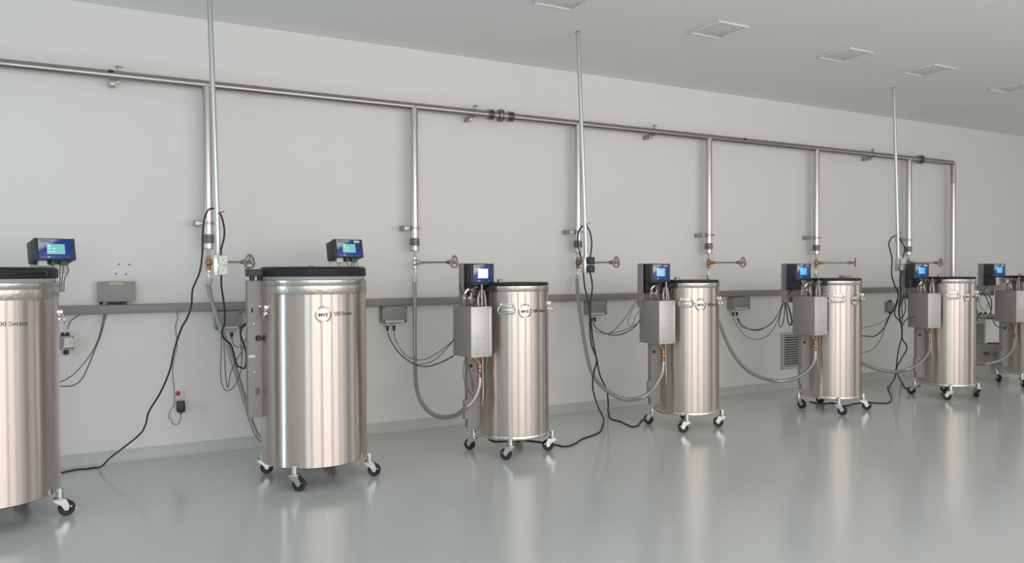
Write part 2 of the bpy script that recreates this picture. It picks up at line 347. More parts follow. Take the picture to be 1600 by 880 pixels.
SIGNALS={'s1a':[(-0.161,6.460,1.018),(-0.145,6.463,1.074),(-0.103,6.467,1.110),(-0.058,6.470,1.136)],
's1b':[(0.075,6.460,1.128),(0.039,6.344,0.971),(-0.003,6.263,0.874),(-0.083,6.154,0.767),(-0.159,6.070,0.706),(-0.232,6.000,0.686)],
's1c':[(0.087,6.460,1.127),(0.047,6.357,0.970),(0.009,6.289,0.875),(-0.032,6.212,0.771),(-0.072,6.148,0.691),(-0.118,6.104,0.655),(-0.189,6.049,0.659),(-0.251,6.000,0.683)],
's1d':[(0.572,6.487,1.126),(0.580,6.485,1.076),(0.563,6.482,1.012),(0.569,6.478,0.923),(0.568,6.474,0.838),(0.544,6.469,0.741),(0.538,6.465,0.642),(0.545,6.460,0.543),(0.544,6.454,0.405),(0.516,6.451,0.364),(0.506,6.449,0.310),(0.524,6.448,0.294),(0.532,6.446,0.264),(0.569,6.444,0.255),(0.587,6.442,0.294),(0.587,6.440,0.344)],
's2a':[(0.890,6.420,0.983),(0.868,6.287,0.814),(0.843,6.140,0.635),(0.856,6.071,0.557),(0.875,6.050,0.544),(0.914,6.007,0.575),(0.945,5.936,0.663),(0.947,5.832,0.806),(0.922,5.721,0.955),(0.922,5.665,1.027),(0.963,5.600,1.088)],
's2b':[(0.904,6.420,0.983),(0.884,6.222,0.770),(0.872,6.023,0.571),(0.881,5.930,0.682),(0.904,5.838,0.784),(0.932,5.762,0.859),(0.948,5.671,0.958),(0.967,5.600,1.030)],
's2c':[(0.962,6.420,0.919),(0.940,6.127,0.874),(0.956,5.883,0.880),(0.970,5.600,0.917)],
's3a':[(2.263,6.420,0.894),(2.253,6.287,0.821),(2.261,6.107,0.738),(2.296,5.903,0.677),(2.340,5.736,0.666),(2.388,5.525,0.721),(2.414,5.350,0.787)],
's3b':[(2.322,6.420,0.891),(2.297,6.279,0.814),(2.303,6.068,0.723),(2.347,5.889,0.702),(2.386,5.713,0.748),(2.411,5.476,0.849),(2.415,5.350,0.909)],
's3c':[(2.429,6.200,0.621),(2.457,5.881,0.685),(2.440,5.579,0.804),(2.409,5.350,0.900)],
's3d':[(2.487,5.300,0.768),(2.476,5.312,0.694),(2.487,5.325,0.608),(2.520,5.338,0.526),(2.586,5.350,0.459)],
's3e':[(2.493,5.300,0.768),(2.527,5.317,0.680),(2.561,5.332,0.597),(2.580,5.350,0.499)],
's4a':[(4.443,6.420,0.897),(4.406,6.311,0.854),(4.381,6.135,0.817),(4.367,5.959,0.812),(4.348,5.782,0.843),(4.304,5.580,0.912),(4.236,5.400,0.994)],
's4b':[(4.384,6.420,0.900),(4.359,6.321,0.849),(4.365,6.166,0.815),(4.376,6.054,0.823),(4.362,5.900,0.895),(4.303,5.673,1.024),(4.234,5.488,1.132),(4.222,5.400,1.164)],
's4c':[(4.222,5.400,1.153),(4.165,5.400,1.109),(4.109,5.400,0.999),(4.109,5.400,0.948),(4.151,5.400,0.952),(4.186,5.400,1.024),(4.229,5.400,1.073)],
's4d':[(4.499,6.300,0.793),(4.425,5.986,0.838),(4.327,5.658,0.906),(4.228,5.400,0.977)],
's5a':[(6.420,6.420,0.883),(6.368,6.328,0.817),(6.362,6.236,0.781),(6.378,6.065,0.777),(6.375,5.908,0.836),(6.307,5.733,0.957),(6.151,5.500,1.136)],
's5b':[(6.430,6.420,0.882),(6.386,6.308,0.811),(6.382,6.161,0.763),(6.392,6.032,0.779),(6.351,5.816,0.897),(6.151,5.500,1.136)],
's5c':[(6.361,6.420,0.885),(6.313,6.255,0.746),(6.324,6.133,0.676),(6.364,6.023,0.676),(6.379,5.894,0.754),(6.306,5.723,0.917),(6.151,5.500,1.136)],
's5d':[(6.095,5.450,1.139),(6.050,5.450,1.024),(6.014,5.450,0.897),(6.033,5.450,0.858),(6.069,5.450,0.889),(6.096,5.450,1.023),(6.095,5.450,1.139)],
's5e':[(6.095,5.450,1.139),(6.123,5.450,1.022),(6.151,5.450,0.892),(6.187,5.450,0.871),(6.196,5.450,0.923),(6.150,5.450,1.054),(6.095,5.450,1.139)],
's5f':[(6.095,5.450,1.139),(6.151,5.427,1.202),(6.221,5.400,1.273)],
's6a':[(6.829,5.580,0.757),(8.314,6.200,0.712),(8.275,5.997,0.766),(8.203,5.802,0.856),(8.052,5.591,0.996),(7.898,5.400,1.122)],
's6b':[(6.830,5.580,0.702),(8.314,6.200,0.610),(8.323,6.074,0.611),(8.279,5.914,0.717),(8.117,5.708,0.901),(7.989,5.548,1.036),(7.910,5.400,1.136)],
's6c':[(6.830,5.580,0.586),(8.315,6.200,0.405),(8.340,6.086,0.461),(8.269,5.924,0.625),(8.122,5.769,0.800),(8.013,5.612,0.960),(7.910,5.400,1.143)],
's6d':[(7.910,5.400,1.136),(7.828,5.389,1.011),(7.826,5.380,0.891),(7.867,5.377,0.904),(7.898,5.369,1.010),(7.873,5.360,1.124),(7.925,5.350,1.237)],
's6e':[(7.910,5.400,1.129),(7.877,5.400,1.023),(7.889,5.400,0.867),(7.867,5.400,0.775),(7.762,5.290,0.856),(7.715,5.221,0.896),(7.665,5.100,0.925)],
's7a':[(9.421,5.400,1.137),(9.329,5.400,1.101),(9.278,5.400,0.987),(9.345,5.400,0.854),(9.477,5.400,0.827),(9.583,5.400,0.909),(9.595,5.400,1.041),(9.514,5.400,1.120),(9.421,5.400,1.137)],
's7b':[(9.421,5.400,1.137),(9.343,5.400,1.062),(9.383,5.400,0.969),(9.463,5.400,0.928),(9.529,5.400,1.003),(9.474,5.400,1.105),(9.421,5.400,1.137)],
's7c':[(9.421,5.400,1.137),(9.429,5.366,1.084),(9.398,5.303,0.972),(9.333,5.244,0.863),(9.312,5.188,0.768),(9.368,5.146,0.739),(9.429,5.100,0.769)],
's7d':[(9.421,5.400,1.137),(9.438,5.373,1.207),(9.478,5.350,1.253)]}

# ================================================================ SETTING
struct('floor', MB().box(XL-0.1, XR+0.1, YF-0.1, YB+0.1, -0.1, 0), 'floor')
struct('ceiling', MB().box(XL-0.1, XR+0.1, YF-0.1, YB+0.1, CZ, CZ+0.1), 'ceiling')
wall_back = struct('wall_back', MB().box(XL, XR, YB, YB+0.15, 0, CZ), 'wall')
for i, (x, z) in enumerate([(0.177, 1.494), (0.246, 1.492), (0.155, 1.422), (0.224, 1.419)]):
    part('screw_hole', MB().cyl((x, YB+0.001, z), (x, YB-0.0015, z), 0.006, 10), 'hole', wall_back)
def bays_wall(name, along, lo, hi, p0, p1, bays, WZ0=WZ0, WZ1=WZ1):
    b = MB()
    def bx(a0, a1, z0, z1):
        if along == 'x': b.box(a0, a1, p0, p1, z0, z1)
        else: b.box(p0, p1, a0, a1, z0, z1)
    bx(lo, hi, 0, WZ0); bx(lo, hi, WZ1, CZ)
    e = [lo] + [v for q in bays for v in q] + [hi]
    for k in range(0, len(e), 2): bx(e[k], e[k+1], WZ0, WZ1)
    return struct(name, b, 'wall')
bays_wall('wall_front', 'x', XL, XR, YF-0.2, YF, BAYS)
bays_wall('wall_left', 'y', YF, YB, XL-0.2, XL, [(4.25, 4.95)], 0.06, 2.2)
bays_wall('wall_right', 'y', YF, YB, XR, XR+0.2, [(0.0, 3.0)])
def window(n, along, a0, a1, p, WZ0=WZ0, WZ1=WZ1):
    f = MB(); t = 0.06
    def bx(c0, c1, z0, z1):
        if along == 'x': f.box(c0, c1, p-0.05, p+0.05, z0, z1)
        else: f.box(p-0.05, p+0.05, c0, c1, z0, z1)
    bx(a0, a0+t, WZ0, WZ1); bx(a1-t, a1, WZ0, WZ1); bx(a0, a1, WZ0, WZ0+t); bx(a0, a1, WZ1-t, WZ1)
    if a1-a0 > 1.4: bx((a0+a1)/2-0.035, (a0+a1)/2+0.035, WZ0, WZ1)
    struct('window_%d' % n, f, 'dark_blind')
for i, (a, b) in enumerate(BAYS): window(i+1, 'x', a, b, YF-0.1)
window(7, 'y', 4.25, 4.95, XL-0.1, 0.06, 2.2); window(8, 'y', 0, 3.0, XR+0.1)
# coved skirting: a thin upright with a small cove at the foot
b = MB()
prof = [(YB, 0.092), (YB-0.008, 0.092), (YB-0.011, 0.03), (YB-0.016, 0.012), (YB-0.03, 0.0005), (YB, 0.0005)]
b.poly([(XL, y, z) for y, z in prof], XR-XL, axis=(1, 0, 0))
struct('baseboard_back', b, 'skirt', ang=50)

# recessed square ceiling lights (switched off)
def ceiling_light(x, y, label):
    t = thing('ceiling_light', label, 'ceiling light', (x, y, CZ), 0, 'square ceiling lights')
    s = 0.165
    def fr():
        b = MB()
        for sx in (-1, 1):
            b.box(sx*s-0.010, sx*s+0.010, -s-0.01, s+0.01, -0.016, 0.0, 0.003)
            b.box(-s-0.01, s+0.01, sx*s-0.010, sx*s+0.010, -0.016, 0.0, 0.003)
        return b.mesh('frame', 'fr_white')
    link('frame', cached('clf', fr), t)
    link('diffuser', cached('cld', lambda: MB().box(-s+0.01, s-0.01, -s+0.01, s-0.01, -0.006, 0, 0.001).mesh('diffuser', 'diff')), t)
M['fr_white'] = mat('glossy_white_trim', (0.76, 0.77, 0.75), 0.15, 0.0, coat=0.6)
M['diff'] = mat('frosted_diffuser', (0.70, 0.71, 0.69), 0.35)
for x, y, l in [(3.05, 4.76, 'flush square ceiling light cut by the top edge of the photo'),
                (4.56, 4.77, 'flush square ceiling light right of the second conduit, switched off'),
                (6.13, 4.78, 'flush square ceiling light second from the left of the fully visible ones'),
                (7.34, 4.76, 'flush square ceiling light just above and right of the third conduit'),
                (8.90, 4.78, 'faint square ceiling light at the far right edge of the photo')]:
    ceiling_light(x, y, l)

# ================================================================ WALL SERVICES
b = MB().box(XL+0.02, XR-0.05, YB-0.075, YB-0.0005, 1.125, 1.191, 0.003)
duct = tag(link('cable_trunking', b.mesh('cable_trunking', 'duct')), 'long grey cable trunking fixed along the white back wall', 'cable trunking')
lid = MB().box(XL+0.03, XR-0.06, YB-0.079, YB-0.074, 1.129, 1.187, 0.001)
part('trunking_cover', lid, 'duct', duct)

def vent(x0, label):
    w, z0, z1 = 0.43, 0.235, 0.675
    t = thing('wall_vent', label, 'vent', (x0, YB, z0), 0, 'louvred wall vents'); h = z1-z0
    f = MB(); e = 0.035; d = -0.022
    f.box(0, e, d, 0, 0, h, 0.002).box(w-e, w, d, 0, 0, h, 0.002).box(e, w-e, d, 0, 0, e, 0.002).box(e, w-e, d, 0, h-e, h, 0.002)
    part('frame', f, 'vent', t)
    part('backing', MB().box(e-0.002, w-e+0.002, -0.004, -0.001, e-0.002, h-e+0.002), 'hole', t)
    n = 13; st = (h-2*e)/n
    for k in range(n):
        mt = Matrix.Translation((w/2, -0.013, e+st*(k+0.5))) @ Matrix.Rotation(R(-38), 4, 'X')
        link('slat', cached('slat', lambda: MB().box(-w/2+e, w/2-e, -0.0105, 0.0105, -0.0012, 0.0012).mesh('slat', 'vent')), t,
             (w/2, -0.0135, e+st*(k+0.5)), (R(42), 0, 0))
vent(7.206, 'louvred grey wall vent low on the wall, left of the fifth tank')
vent(10.95, 'louvred grey wall vent low on the wall, between the two farthest tanks')

def junction_box(x0, x1, z0, z1, label, glands=(0.36, 0.62), labels=1):
    t = thing('junction_box', label, 'junction box', ((x0+x1)/2, YB, z0), 0, 'grey junction boxes under the trunking')
    w = x1-x0; h = z1-z0; d = 0.10
    part('body', MB().box(-w/2+0.003, w/2-0.003, -d+0.02, 0, 0.003, h-0.003, 0.004), 'box_grey', t)
    part('cover', MB().box(-w/2, w/2, -d, -d+0.022, 0, h, 0.004), 'box_grey', t)
    for sx in (-1, 1):
        for z in (0.014, h-0.014):
            link('screw', cached('jscrew', lambda: MB().cyl((0, 0.001, 0), (0, -0.003, 0), 0.0065, 12).mesh('screw', 'black')), t, (sx*(w/2-0.014), -d, z))
    k = (w-0.05)/labels
    for i in range(labels):
        part('label_strip', MB().box(-w/2+0.026+i*k, -w/2+0.026+(i+1)*k-0.006, -d-0.001, -d+0.001, 0.007, 0.020), 'offwhite', t, label='white printed label strip')
    for g in glands:
        gx = -w/2+w*g
        s = link('cable_gland', cached('gland', lambda: MB().lathe([(0.010, 0), (0.010, -0.03)], 12, (0, 0, 0), (0, 0, 1)).mesh('cable_gland', 'white')), t, (gx, -d+0.03, 0))
        link('plug', cached('jplug', lambda: MB().lathe([(0.012, -0.026), (0.0125, -0.045), (0.010, -0.06), (0.006, -0.075)], 12).mesh('plug', 'black')), s)
junction_box(0.842, 1.044, 0.978, 1.121, 'grey junction box under the trunking behind the first hose, left of the second tank', (0.62,))
junction_box(2.213, 2.440, 0.979, 1.124, 'grey junction box with two label strips, between second and third tanks', (0.24, 0.50), 2)
junction_box(4.375, 4.600, 0.979, 1.124, 'grey junction box behind the black cords, left of the fourth tank', (0.25, 0.42))
junction_box(6.335, 6.600, 0.977, 1.117, 'grey junction box right of the fourth tank with two hanging black plugs', (0.12, 0.34))

t = thing('wall_control_box', 'wide grey wall box with yellow label standing just above the trunking', 'control box', (0.157, YB, 1.215))
part('body', MB().box(-0.124, 0.124, -0.075, 0, 0.002, 0.148, 0.004), 'box_grey', t)
part('front_cover', MB().box(-0.126, 0.126, -0.081, -0.073, 0, 0.15, 0.002), 'box_grey', t)
part('name_label', MB().box(-0.043, 0.045, -0.083, -0.080, 0.130, 0.142), 'yellow', t, label='faded yellow label')
for sx in (-0.092, 0.103): part('screw', MB().cyl((sx, -0.08, 0.138), (sx, -0.084, 0.138), 0.004, 10), 'black', t)
for i in range(7):
    link('cable_gland', cached('wgl', lambda: MB().lathe([(0.008, 0), (0.0075, -0.012), (0.006, -0.023)], 10).mesh('cable_gland', 'black')), t, (-0.055+i*0.019, -0.045, 0.001))
part('cable_tail', MB().lathe([(0.015, 0), (0.012, -0.012), (0.004, -0.023)], 10, (-0.103, -0.045, 0.001)), 'black', t)

t = thing('wall_transmitter', 'small beige wall sensor box with black glands beside the first tank', 'sensor', (-0.167, YB, 0.87))
part('body', MB().box(-0.047, 0.042, -0.045, 0, 0, 0.098, 0.005), 'vent', t)
part('front_label', MB().poly([(-0.022, -0.0475, 0.016), (0.038, -0.0475, 0.016), (0.038, -0.0475, 0.085), (-0.015, -0.0475, 0.085)], 0.003), 'offwhite', t, label='cream label with two faint lines')
part('dark_band', MB().box(-0.045, -0.018, -0.0465, -0.044, 0.012, 0.082), 'box_grey', t, label='dark grey side band of the cover')
part('dark_band', MB().box(-0.018, 0.038, -0.0465, -0.044, 0.010, 0.016), 'black', t)
for z in (0.042, 0.060): part('print_line', MB().box(0.012, 0.030, -0.0485, -0.047, z, z+0.003), 'ink_grey', t)
for sx in (-0.042, 0.037):
    for z in (0.007, 0.091): part('screw', MB().cyl((sx, -0.044, z), (sx, -0.048, z), 0.004, 10), 'black', t)
for gx in (-0.028, 0.003):
    part('cable_gland', MB().lathe([(0.012, 0), (0.013, 0.012), (0.012, 0.022), (0.006, 0.030)], 14, (gx, -0.023, 0.097)), 'black', t)
part('cable_gland', MB().lathe([(0.019, 0), (0.017, -0.012), (0.018, -0.030), (0.012, -0.038)], 16, (-0.008, -0.023, 0.001)), 'black', t)

t = thing('wall_transmitter', 'small grey wall sensor with black end caps, left of the sixth tank', 'sensor', (9.19, YB, 0.87))
part('body', MB().box(-0.06, 0.06, -0.05, 0, 0, 0.125, 0.006), 'box_grey', t)
part('cover', MB().box(-0.055, 0.057, -0.056, -0.049, 0.012, 0.113, 0.003), 'box_grey', t)
part('cable_gland', MB().lathe([(0.020, 0), (0.020, 0.02), (0.010, 0.026)], 14, (0.015, -0.027, 0.124)), 'black', t)
part('cable_gland', MB().lathe([(0.020, 0), (0.020, -0.02), (0.010, -0.026)], 14, (0.015, -0.027, 0.001)), 'black', t)
part('bracket_arm', MB().box(0.055, 0.13, -0.035, -0.025, 0.100, 0.106), 'zinc', t)
part('bracket_arm', MB().box(0.055, 0.12, -0.035, -0.025, 0.010, 0.016), 'zinc', t)

t = thing('wall_socket', 'white wall socket plate with red switch low on the wall', 'socket', (0.587, YB, 0.425))
part('plate', MB().box(-0.036, 0.036, -0.010, 0, 0, 0.095, 0.004), 'white', t)
part('switch', MB().lathe([(0.020, 0), (0.018, 0.006), (0.006, 0.008)], 20, (-0.012, -0.009, 0.062), (0, -1, 0)), 'red', t, label='red oval switch')
t = thing('power_adapter', 'black plug-in power adapter below the red wall switch', 'adapter', (0.592, YB-0.011, 0.345))
part('housing', MB().box(-0.030, 0.030, -0.055, 0, 0, 0.085, 0.008), 'black', t)
part('strain_relief', MB().lathe([(0.006, 0), (0.004, -0.018)], 10, (0.005, -0.028, 0.002)), 'black', t)

# ================================================================ SUPPLY PIPE
HY, HZ = 6.38, 2.884
header = thing('supply_pipe', 'long stainless supply pipe running high along the wall with downpipes', 'pipe', (0, HY, HZ))
part('header_tube', MB().cyl((-3.9, 0, 0), (10.36, 0, 0), 0.034, 24), 'header', header)
part('wall_support', MB().cyl((-3.7, 0, 0), (-3.7, 0.12, 0), 0.012, 10), 'zinc', header)
DROPS = [0.795, 2.505, 4.232, 5.952, 7.672, 9.440]
def bellows(n, r0, r1, w):
    p = []
    for k in range(n): p += [(r0, k*w), (r1, (k+0.3)*w), (r1, (k+0.6)*w), (r0, (k+0.95)*w)]
    return p
def drop_pipe(x):
    d = link('downpipe', cached('drop', lambda: MB().lathe([(0.036, 1.613-HZ), (0.036, -0.0)], 24).mesh('downpipe', 'pipe')), header, (x, 0, 0))
    link('bellows', cached('bel', lambda: MB().lathe(bellows(4, 0.037, 0.048, 0.0185), 24, (0, 0, 1.653-HZ)).mesh('bellows', 'dark_metal', ang=20)), d, label='dark ribbed bellows')
    link('end_cap', cached('cap', lambda: MB().lathe([(0.0375, 1.610-HZ), (0.0375, 1.618-HZ)], 24).lathe([(0.010, 1.565-HZ), (0.010, 1.611-HZ)], 14).mesh('end_cap', 'dark_metal')), d)
    def clamp():
        b = MB(); z = 1.812-HZ
        b.lathe([(0.0395, z-0.012), (0.0395, z+0.012)], 24)
        b.box(-0.092, -0.040, -0.012, -0.004, z-0.010, z+0.010, 0.002)
        b.box(-0.098, -0.062, -0.02, 0.119, z-0.022, z+0.022, 0.003)
        b.box(0.038, 0.066, -0.010, -0.002, z-0.009, z+0.009, 0.002)
        b.cyl((0.060, -0.02, z), (0.060, 0.02, z), 0.006, 8)
        return b.mesh('pipe_clamp', 'bracket')
    link('pipe_clamp', cached('dclamp', clamp), d)
for x in DROPS: drop_pipe(x)
# riser at the far end with a mitred corner
b = MB(); ring_pts = [(10.30, 0, 0), (10.385, 0, 0), (10.41, 0, -0.025), (10.41, 0, -0.30)]
b.tube(ring_pts, 0.034, 24); part('corner_elbow', b, 'header', header)
part('riser', MB().cyl((10.41, 0, -0.28), (10.41, 0, -HZ+0.001), 0.036, 24), 'pipe', header)
def header_clamp(x):
    def fn():
        b = MB()
        b.lathe([(0.0375, -0.010), (0.0375, 0.010)], 24, axis=(1, 0, 0))
        b.box(-0.008, 0.008, -0.006, 0.006, 0.030, 0.075, 0.002)
        b.cyl((-0.02, 0, 0.060), (0.034, 0, 0.066), 0.006, 8)
        b.box(-0.008, 0.008, -0.006, 0.006, -0.055, -0.030, 0.002)
        b.box(-0.055, -0.018, -0.005, 0.119, -0.073, -0.033, 0.003)
        b.box(-0.020, 0.0, -0.005, 0.004, -0.056, -0.040, 0.001)
        return b.mesh('pipe_clamp', 'bracket')
    link('pipe_clamp', cached('hclamp', fn), header, (x, 0, 0))
for x in (0.18, 3.103, 5.193, 8.704): header_clamp(x)
def coupling(x, two):
    c = part('flange_coupling', MB().lathe([(0.058, -0.020), (0.060, -0.004), (0.045, -0.003), (0.045, 0.003), (0.060, 0.004), (0.058, 0.020)], 28, axis=(1, 0, 0)), 'dark_metal', header, (x, 0, 0), label='dark bolted flange coupling', ang=25)
    for k in range(6):
        a = k*math.pi/3
        link('bolt', cached('fbolt', lambda: MB().cyl((-0.028, 0, 0), (0.028, 0, 0), 0.006, 8).mesh('bolt', 'zinc')), c, (0, 0.050*math.cos(a), 0.050*math.sin(a)))
    for s in ((-1, 1) if two else (-1,)):
        x1 = s*0.105 if two else -0.06
        link('bellows', cached('hbel', lambda: MB().lathe([(r, z-0.030) for r, z in bellows(4, 0.032, 0.048, 0.015)], 24, axis=(1, 0, 0)).mesh('bellows', 'dark_metal', ang=20)), c, (x1, 0, 0))
coupling(3.369, True); coupling(9.690, False)
for x in (0.135, 6.47):  # black discs added on the header to imitate dark reflections in the steel
    part('reflection_spot', MB().lathe([(0.020, 0.024), (0.022, 0.030), (0.014, 0.034)], 16, (x, -0.006, 0), (0, -0.5, 0.86)), 'black', header, label='small black disc standing in for a dark reflection on the pipe')

# ---- shut-off valves
def valve(x, beta, L, label, tone):
    t = thing('shutoff_valve', label, 'valve', (x, HY, 1.508), 0, 'brass shut-off valves under the downpipes')
    b = MB().lathe([(0.013, 0.052), (0.016, 0.048), (0.016, 0.030), (0.020, 0.024), (0.024, 0.006), (0.024, -0.012), (0.017, -0.026), (0.019, -0.030), (0.019, -0.052), (0.014, -0.056)], 20)
    dx, dy = math.cos(R(beta)), -math.sin(R(beta))
    b.lathe([(0.015, 0.0), (0.015, 0.034), (0.021, 0.036), (0.021, 0.052), (0.013, 0.056), (0.013, 0.085)], 18, (0, 0, 0), (dx, dy, 0))
    part('valve_body', b, tone, t, ang=25)
    part('outlet_nut', MB().lathe([(0.011, -0.055), (0.014, -0.060), (0.014, -0.078), (0.009, -0.084)], 6), 'brass_bright', t, label='bright brass outlet nut')
    part('outlet_stub', MB().lathe([(0.005, -0.082), (0.005, -0.125)], 10).lathe([(0.013, -0.120), (0.015, -0.126), (0.015, -0.142)], 14), 'zinc', t)
    ln = math.hypot(dx, dy)
    part('stem', MB().cyl((dx*0.08, dy*0.08, 0), (dx*(L-0.07), dy*(L-0.07), 0), 0.009, 12), 'rod', t)
    part('packing_nut', MB().lathe([(0.010, L-0.085), (0.016, L-0.078), (0.016, L-0.062), (0.019, L-0.058), (0.019, L-0.040), (0.011, L-0.030), (0.007, L-0.005)], 14, (0, 0, 0), (dx, dy, 0)), 'brass', t, ang=25)
    w = MB(); c = Vector((dx*L, dy*L, 0)); u = Vector((-dy, dx, 0)); v = Vector((0, 0, 1)); ax = Vector((dx, dy, 0))
    ring = []
    for k in range(36):
        a = 2*math.pi*k/36; rr = 0.049*(1+0.10*math.cos(3*(a-math.pi/2)))
        ring.append(c + u*(rr*math.cos(a)) + v*(rr*math.sin(a)))
    w.tube(ring, 0.0075, 8, closed=True)
    for k in range(3):
        a = math.pi/2 + 2*math.pi*k/3
        w.cyl(c, c+u*(0.048*math.cos(a))+v*(0.048*math.sin(a)), 0.007, 8)
    w.lathe([(0.014, -0.012), (0.014, 0.010)], 14, c, ax)
    part('hand_wheel', w, 'wheel_iron', t, label='grey three-spoke hand wheel')
valve(0.795, 53, 0.414, 'brass valve with hand wheel under the first downpipe, left of the second tank', 'brass')
valve(2.505, 60, 0.431, 'grey and brass valve with hand wheel under the second downpipe, left of third tank', 'zinc')
valve(4.232, 70, 0.454, 'coppery valve with hand wheel behind the black plugs of the second conduit', 'copper')
valve(5.952, 80, 0.439, 'brass valve with hand wheel just above the rear of the fourth tank lid', 'brass')
valve(7.672, 50, 0.431, 'brass valve with an edge-on hand wheel above the fifth tank', 'brass')
valve(9.440, 82, 0.405, 'brass valve with hand wheel above the screen of the sixth tank', 'copper')
# hoses from the valves, plus cords and cables
def hose(pts, label, r=0.0175):
    p = smooth_path(pts, 14)
    # resample evenly so that the corrugation is regular
    t = tag(link('transfer_hose', MB().tube(p, r, 12).mesh('transfer_hose', 'hose')), label, 'hose', 'corrugated transfer hoses')
    a, bb = Vector(p[0]), Vector(p[3])
    part('end_collar', MB().cyl(a+(a-bb).normalized()*0.012, a+(bb-a).normalized()*0.05, r*1.12, 14), 'galv', t)
    a, bb = Vector(p[-1]), Vector(p[-4])
    part('end_collar', MB().cyl(a+(a-bb).normalized()*0.010, a+(bb-a).normalized()*0.03, r*1.10, 14), 'dark_metal', t, label='dark clamp at the lower end')
HL = {'hose_b': 'grey corrugated hose dropping from the first valve to behind the second tank',
      'hose_c': 'grey corrugated hose looping from the second valve to the third tank',
      'hose_d': 'grey corrugated hose looping from the third valve to the fourth tank',
      'hose_e': 'grey corrugated hose sagging from behind the fourth tank to the fifth tank',
      'hose_f': 'grey corrugated hose sagging from behind the fifth tank to the sixth tank',
      'hose_g': 'grey corrugated hose sagging from behind the sixth tank to the farthest tank'}
CL = {'cord_a': 'black power cord running down from the first conduit to the floor beside the leftmost tank',
      'cord_a2': 'short black cord looping from the red tie to the plug on the first conduit',
      'cord_a3': 'black power cord hanging below the first conduit plugs to the second tank',
      'cord_b1': 'short black cord looping left of the second conduit above its plugs',
      'cord_b2': 'short black cord looping right of the second conduit above its plugs',
      'cord_b3': 'black power cord from the second conduit lying on the floor up to the third tank',
      'cord_b4': 'black power cord from the second conduit lying on the floor up to the fourth tank',
      'cord_c1': 'black power cord from the third conduit down to the floor under the fifth tank',
      'cord_c2': 'short black cord right of the third conduit above its plug',
      'cord_c3': 'black power cord from the third conduit down to the caster of the sixth tank'}
SL = {'s1a': 'short grey cable from the trunking into the beige sensor box', 's1b': 'inner grey cable arcing from the trunking to the leftmost tank',
      's1c': 'outer grey cable arcing from the trunking to the leftmost tank', 's1d': 'thin dark adapter lead hanging from the trunking to the black adapter',
      's2a': 'longest grey cable loop hanging below the junction box beside the second tank', 's2b': 'narrow grey cable loop beside the second tank',
      's2c': 'short grey cable from the junction box plug to the second tank', 's3a': 'dark grey cable sagging lowest from junction box to the third tank',
      's3b': 'thin grey cable sagging above another towards the third tank box', 's3c': 'grey cable rising to the left side of the third tank box',
      's3d': 'left grey cable loop hanging below the third tank box', 's3e': 'right grey cable loop hanging below the third tank box',
      's4a': 'dark grey cable sagging lowest from junction box to the fourth tank', 's4b': 'thin grey cable rising steeply to the fourth tank box',
      's4c': 'narrow grey cable loop at the left side of the fourth tank box', 's4d': 'thin grey cable joining low at the fourth tank box',
      's5a': 'dark grey cable sagging from the junction box to the fifth tank', 's5b': 'second dark cable sagging beside another to the fifth tank',
      's5c': 'thin grey cable sagging lowest towards the fifth tank', 's5d': 'left hanging cable loop tied at the fifth tank',
      's5e': 'right hanging cable loop tied at the fifth tank', 's5f': 'dark cable running up from the tied loops to the fifth tank screen',
      's6a': 'topmost thin cable between the fifth and sixth tanks', 's6b': 'middle thick dark cable between the fifth and sixth tanks',
      's6c': 'lowest thin cable between the fifth and sixth tanks', 's6d': 'hanging cable loop beside the sixth tank screen plate',
      's6e': 'dark cable branching onto the left side of the sixth tank box', 's7a': 'large coiled cable loop beside the farthest tank',
      's7b': 'small coiled cable loop beside the farthest tank', 's7c': 'dark cable hanging from the coil to under the farthest tank box',
      's7d': 'dark cable from the coil up to the farthest tank screen'}
for k, p in CORDS.items():
    if k[0] == 'h': hose(p, HL[k])
    else: tag(link('power_cord', MB().tube([Vector((q.x, q.y, max(q.z, 0.0066))) for q in smooth_path(p, 6)], 0.0062 if k[5] == 'a' else 0.0068, 8).mesh('power_cord', 'cable')), CL[k], 'cord', 'black power cords')
THICK = {'s3a': .0052, 's4a': .0052, 's5a': .0052, 's5b': .0045, 's6b': .007, 's6e': .006, 's6d': .006, 's7a': .007, 's7c': .006, 's5d': .005, 's5e': .0075, 's5f': .0065, 's1c': .0048, 's1b': .0042, 's1d': .0026, 's7d': .006, 's6c': .004}
for k, p in SIGNALS.items():
    tag(link('signal_cable', MB().tube(smooth_path(p, 6), THICK.get(k, .0038), 6).mesh('signal_cable', 'dark_grey_cable' if k in ('s1d', 's3a', 's4a', 's5a', 's5d', 's5e', 's5f', 's6b', 's6d', 's6e', 's7a', 's7c', 's7d') else 'grey_cable')), SL[k], 'cable', 'thin signal cables')

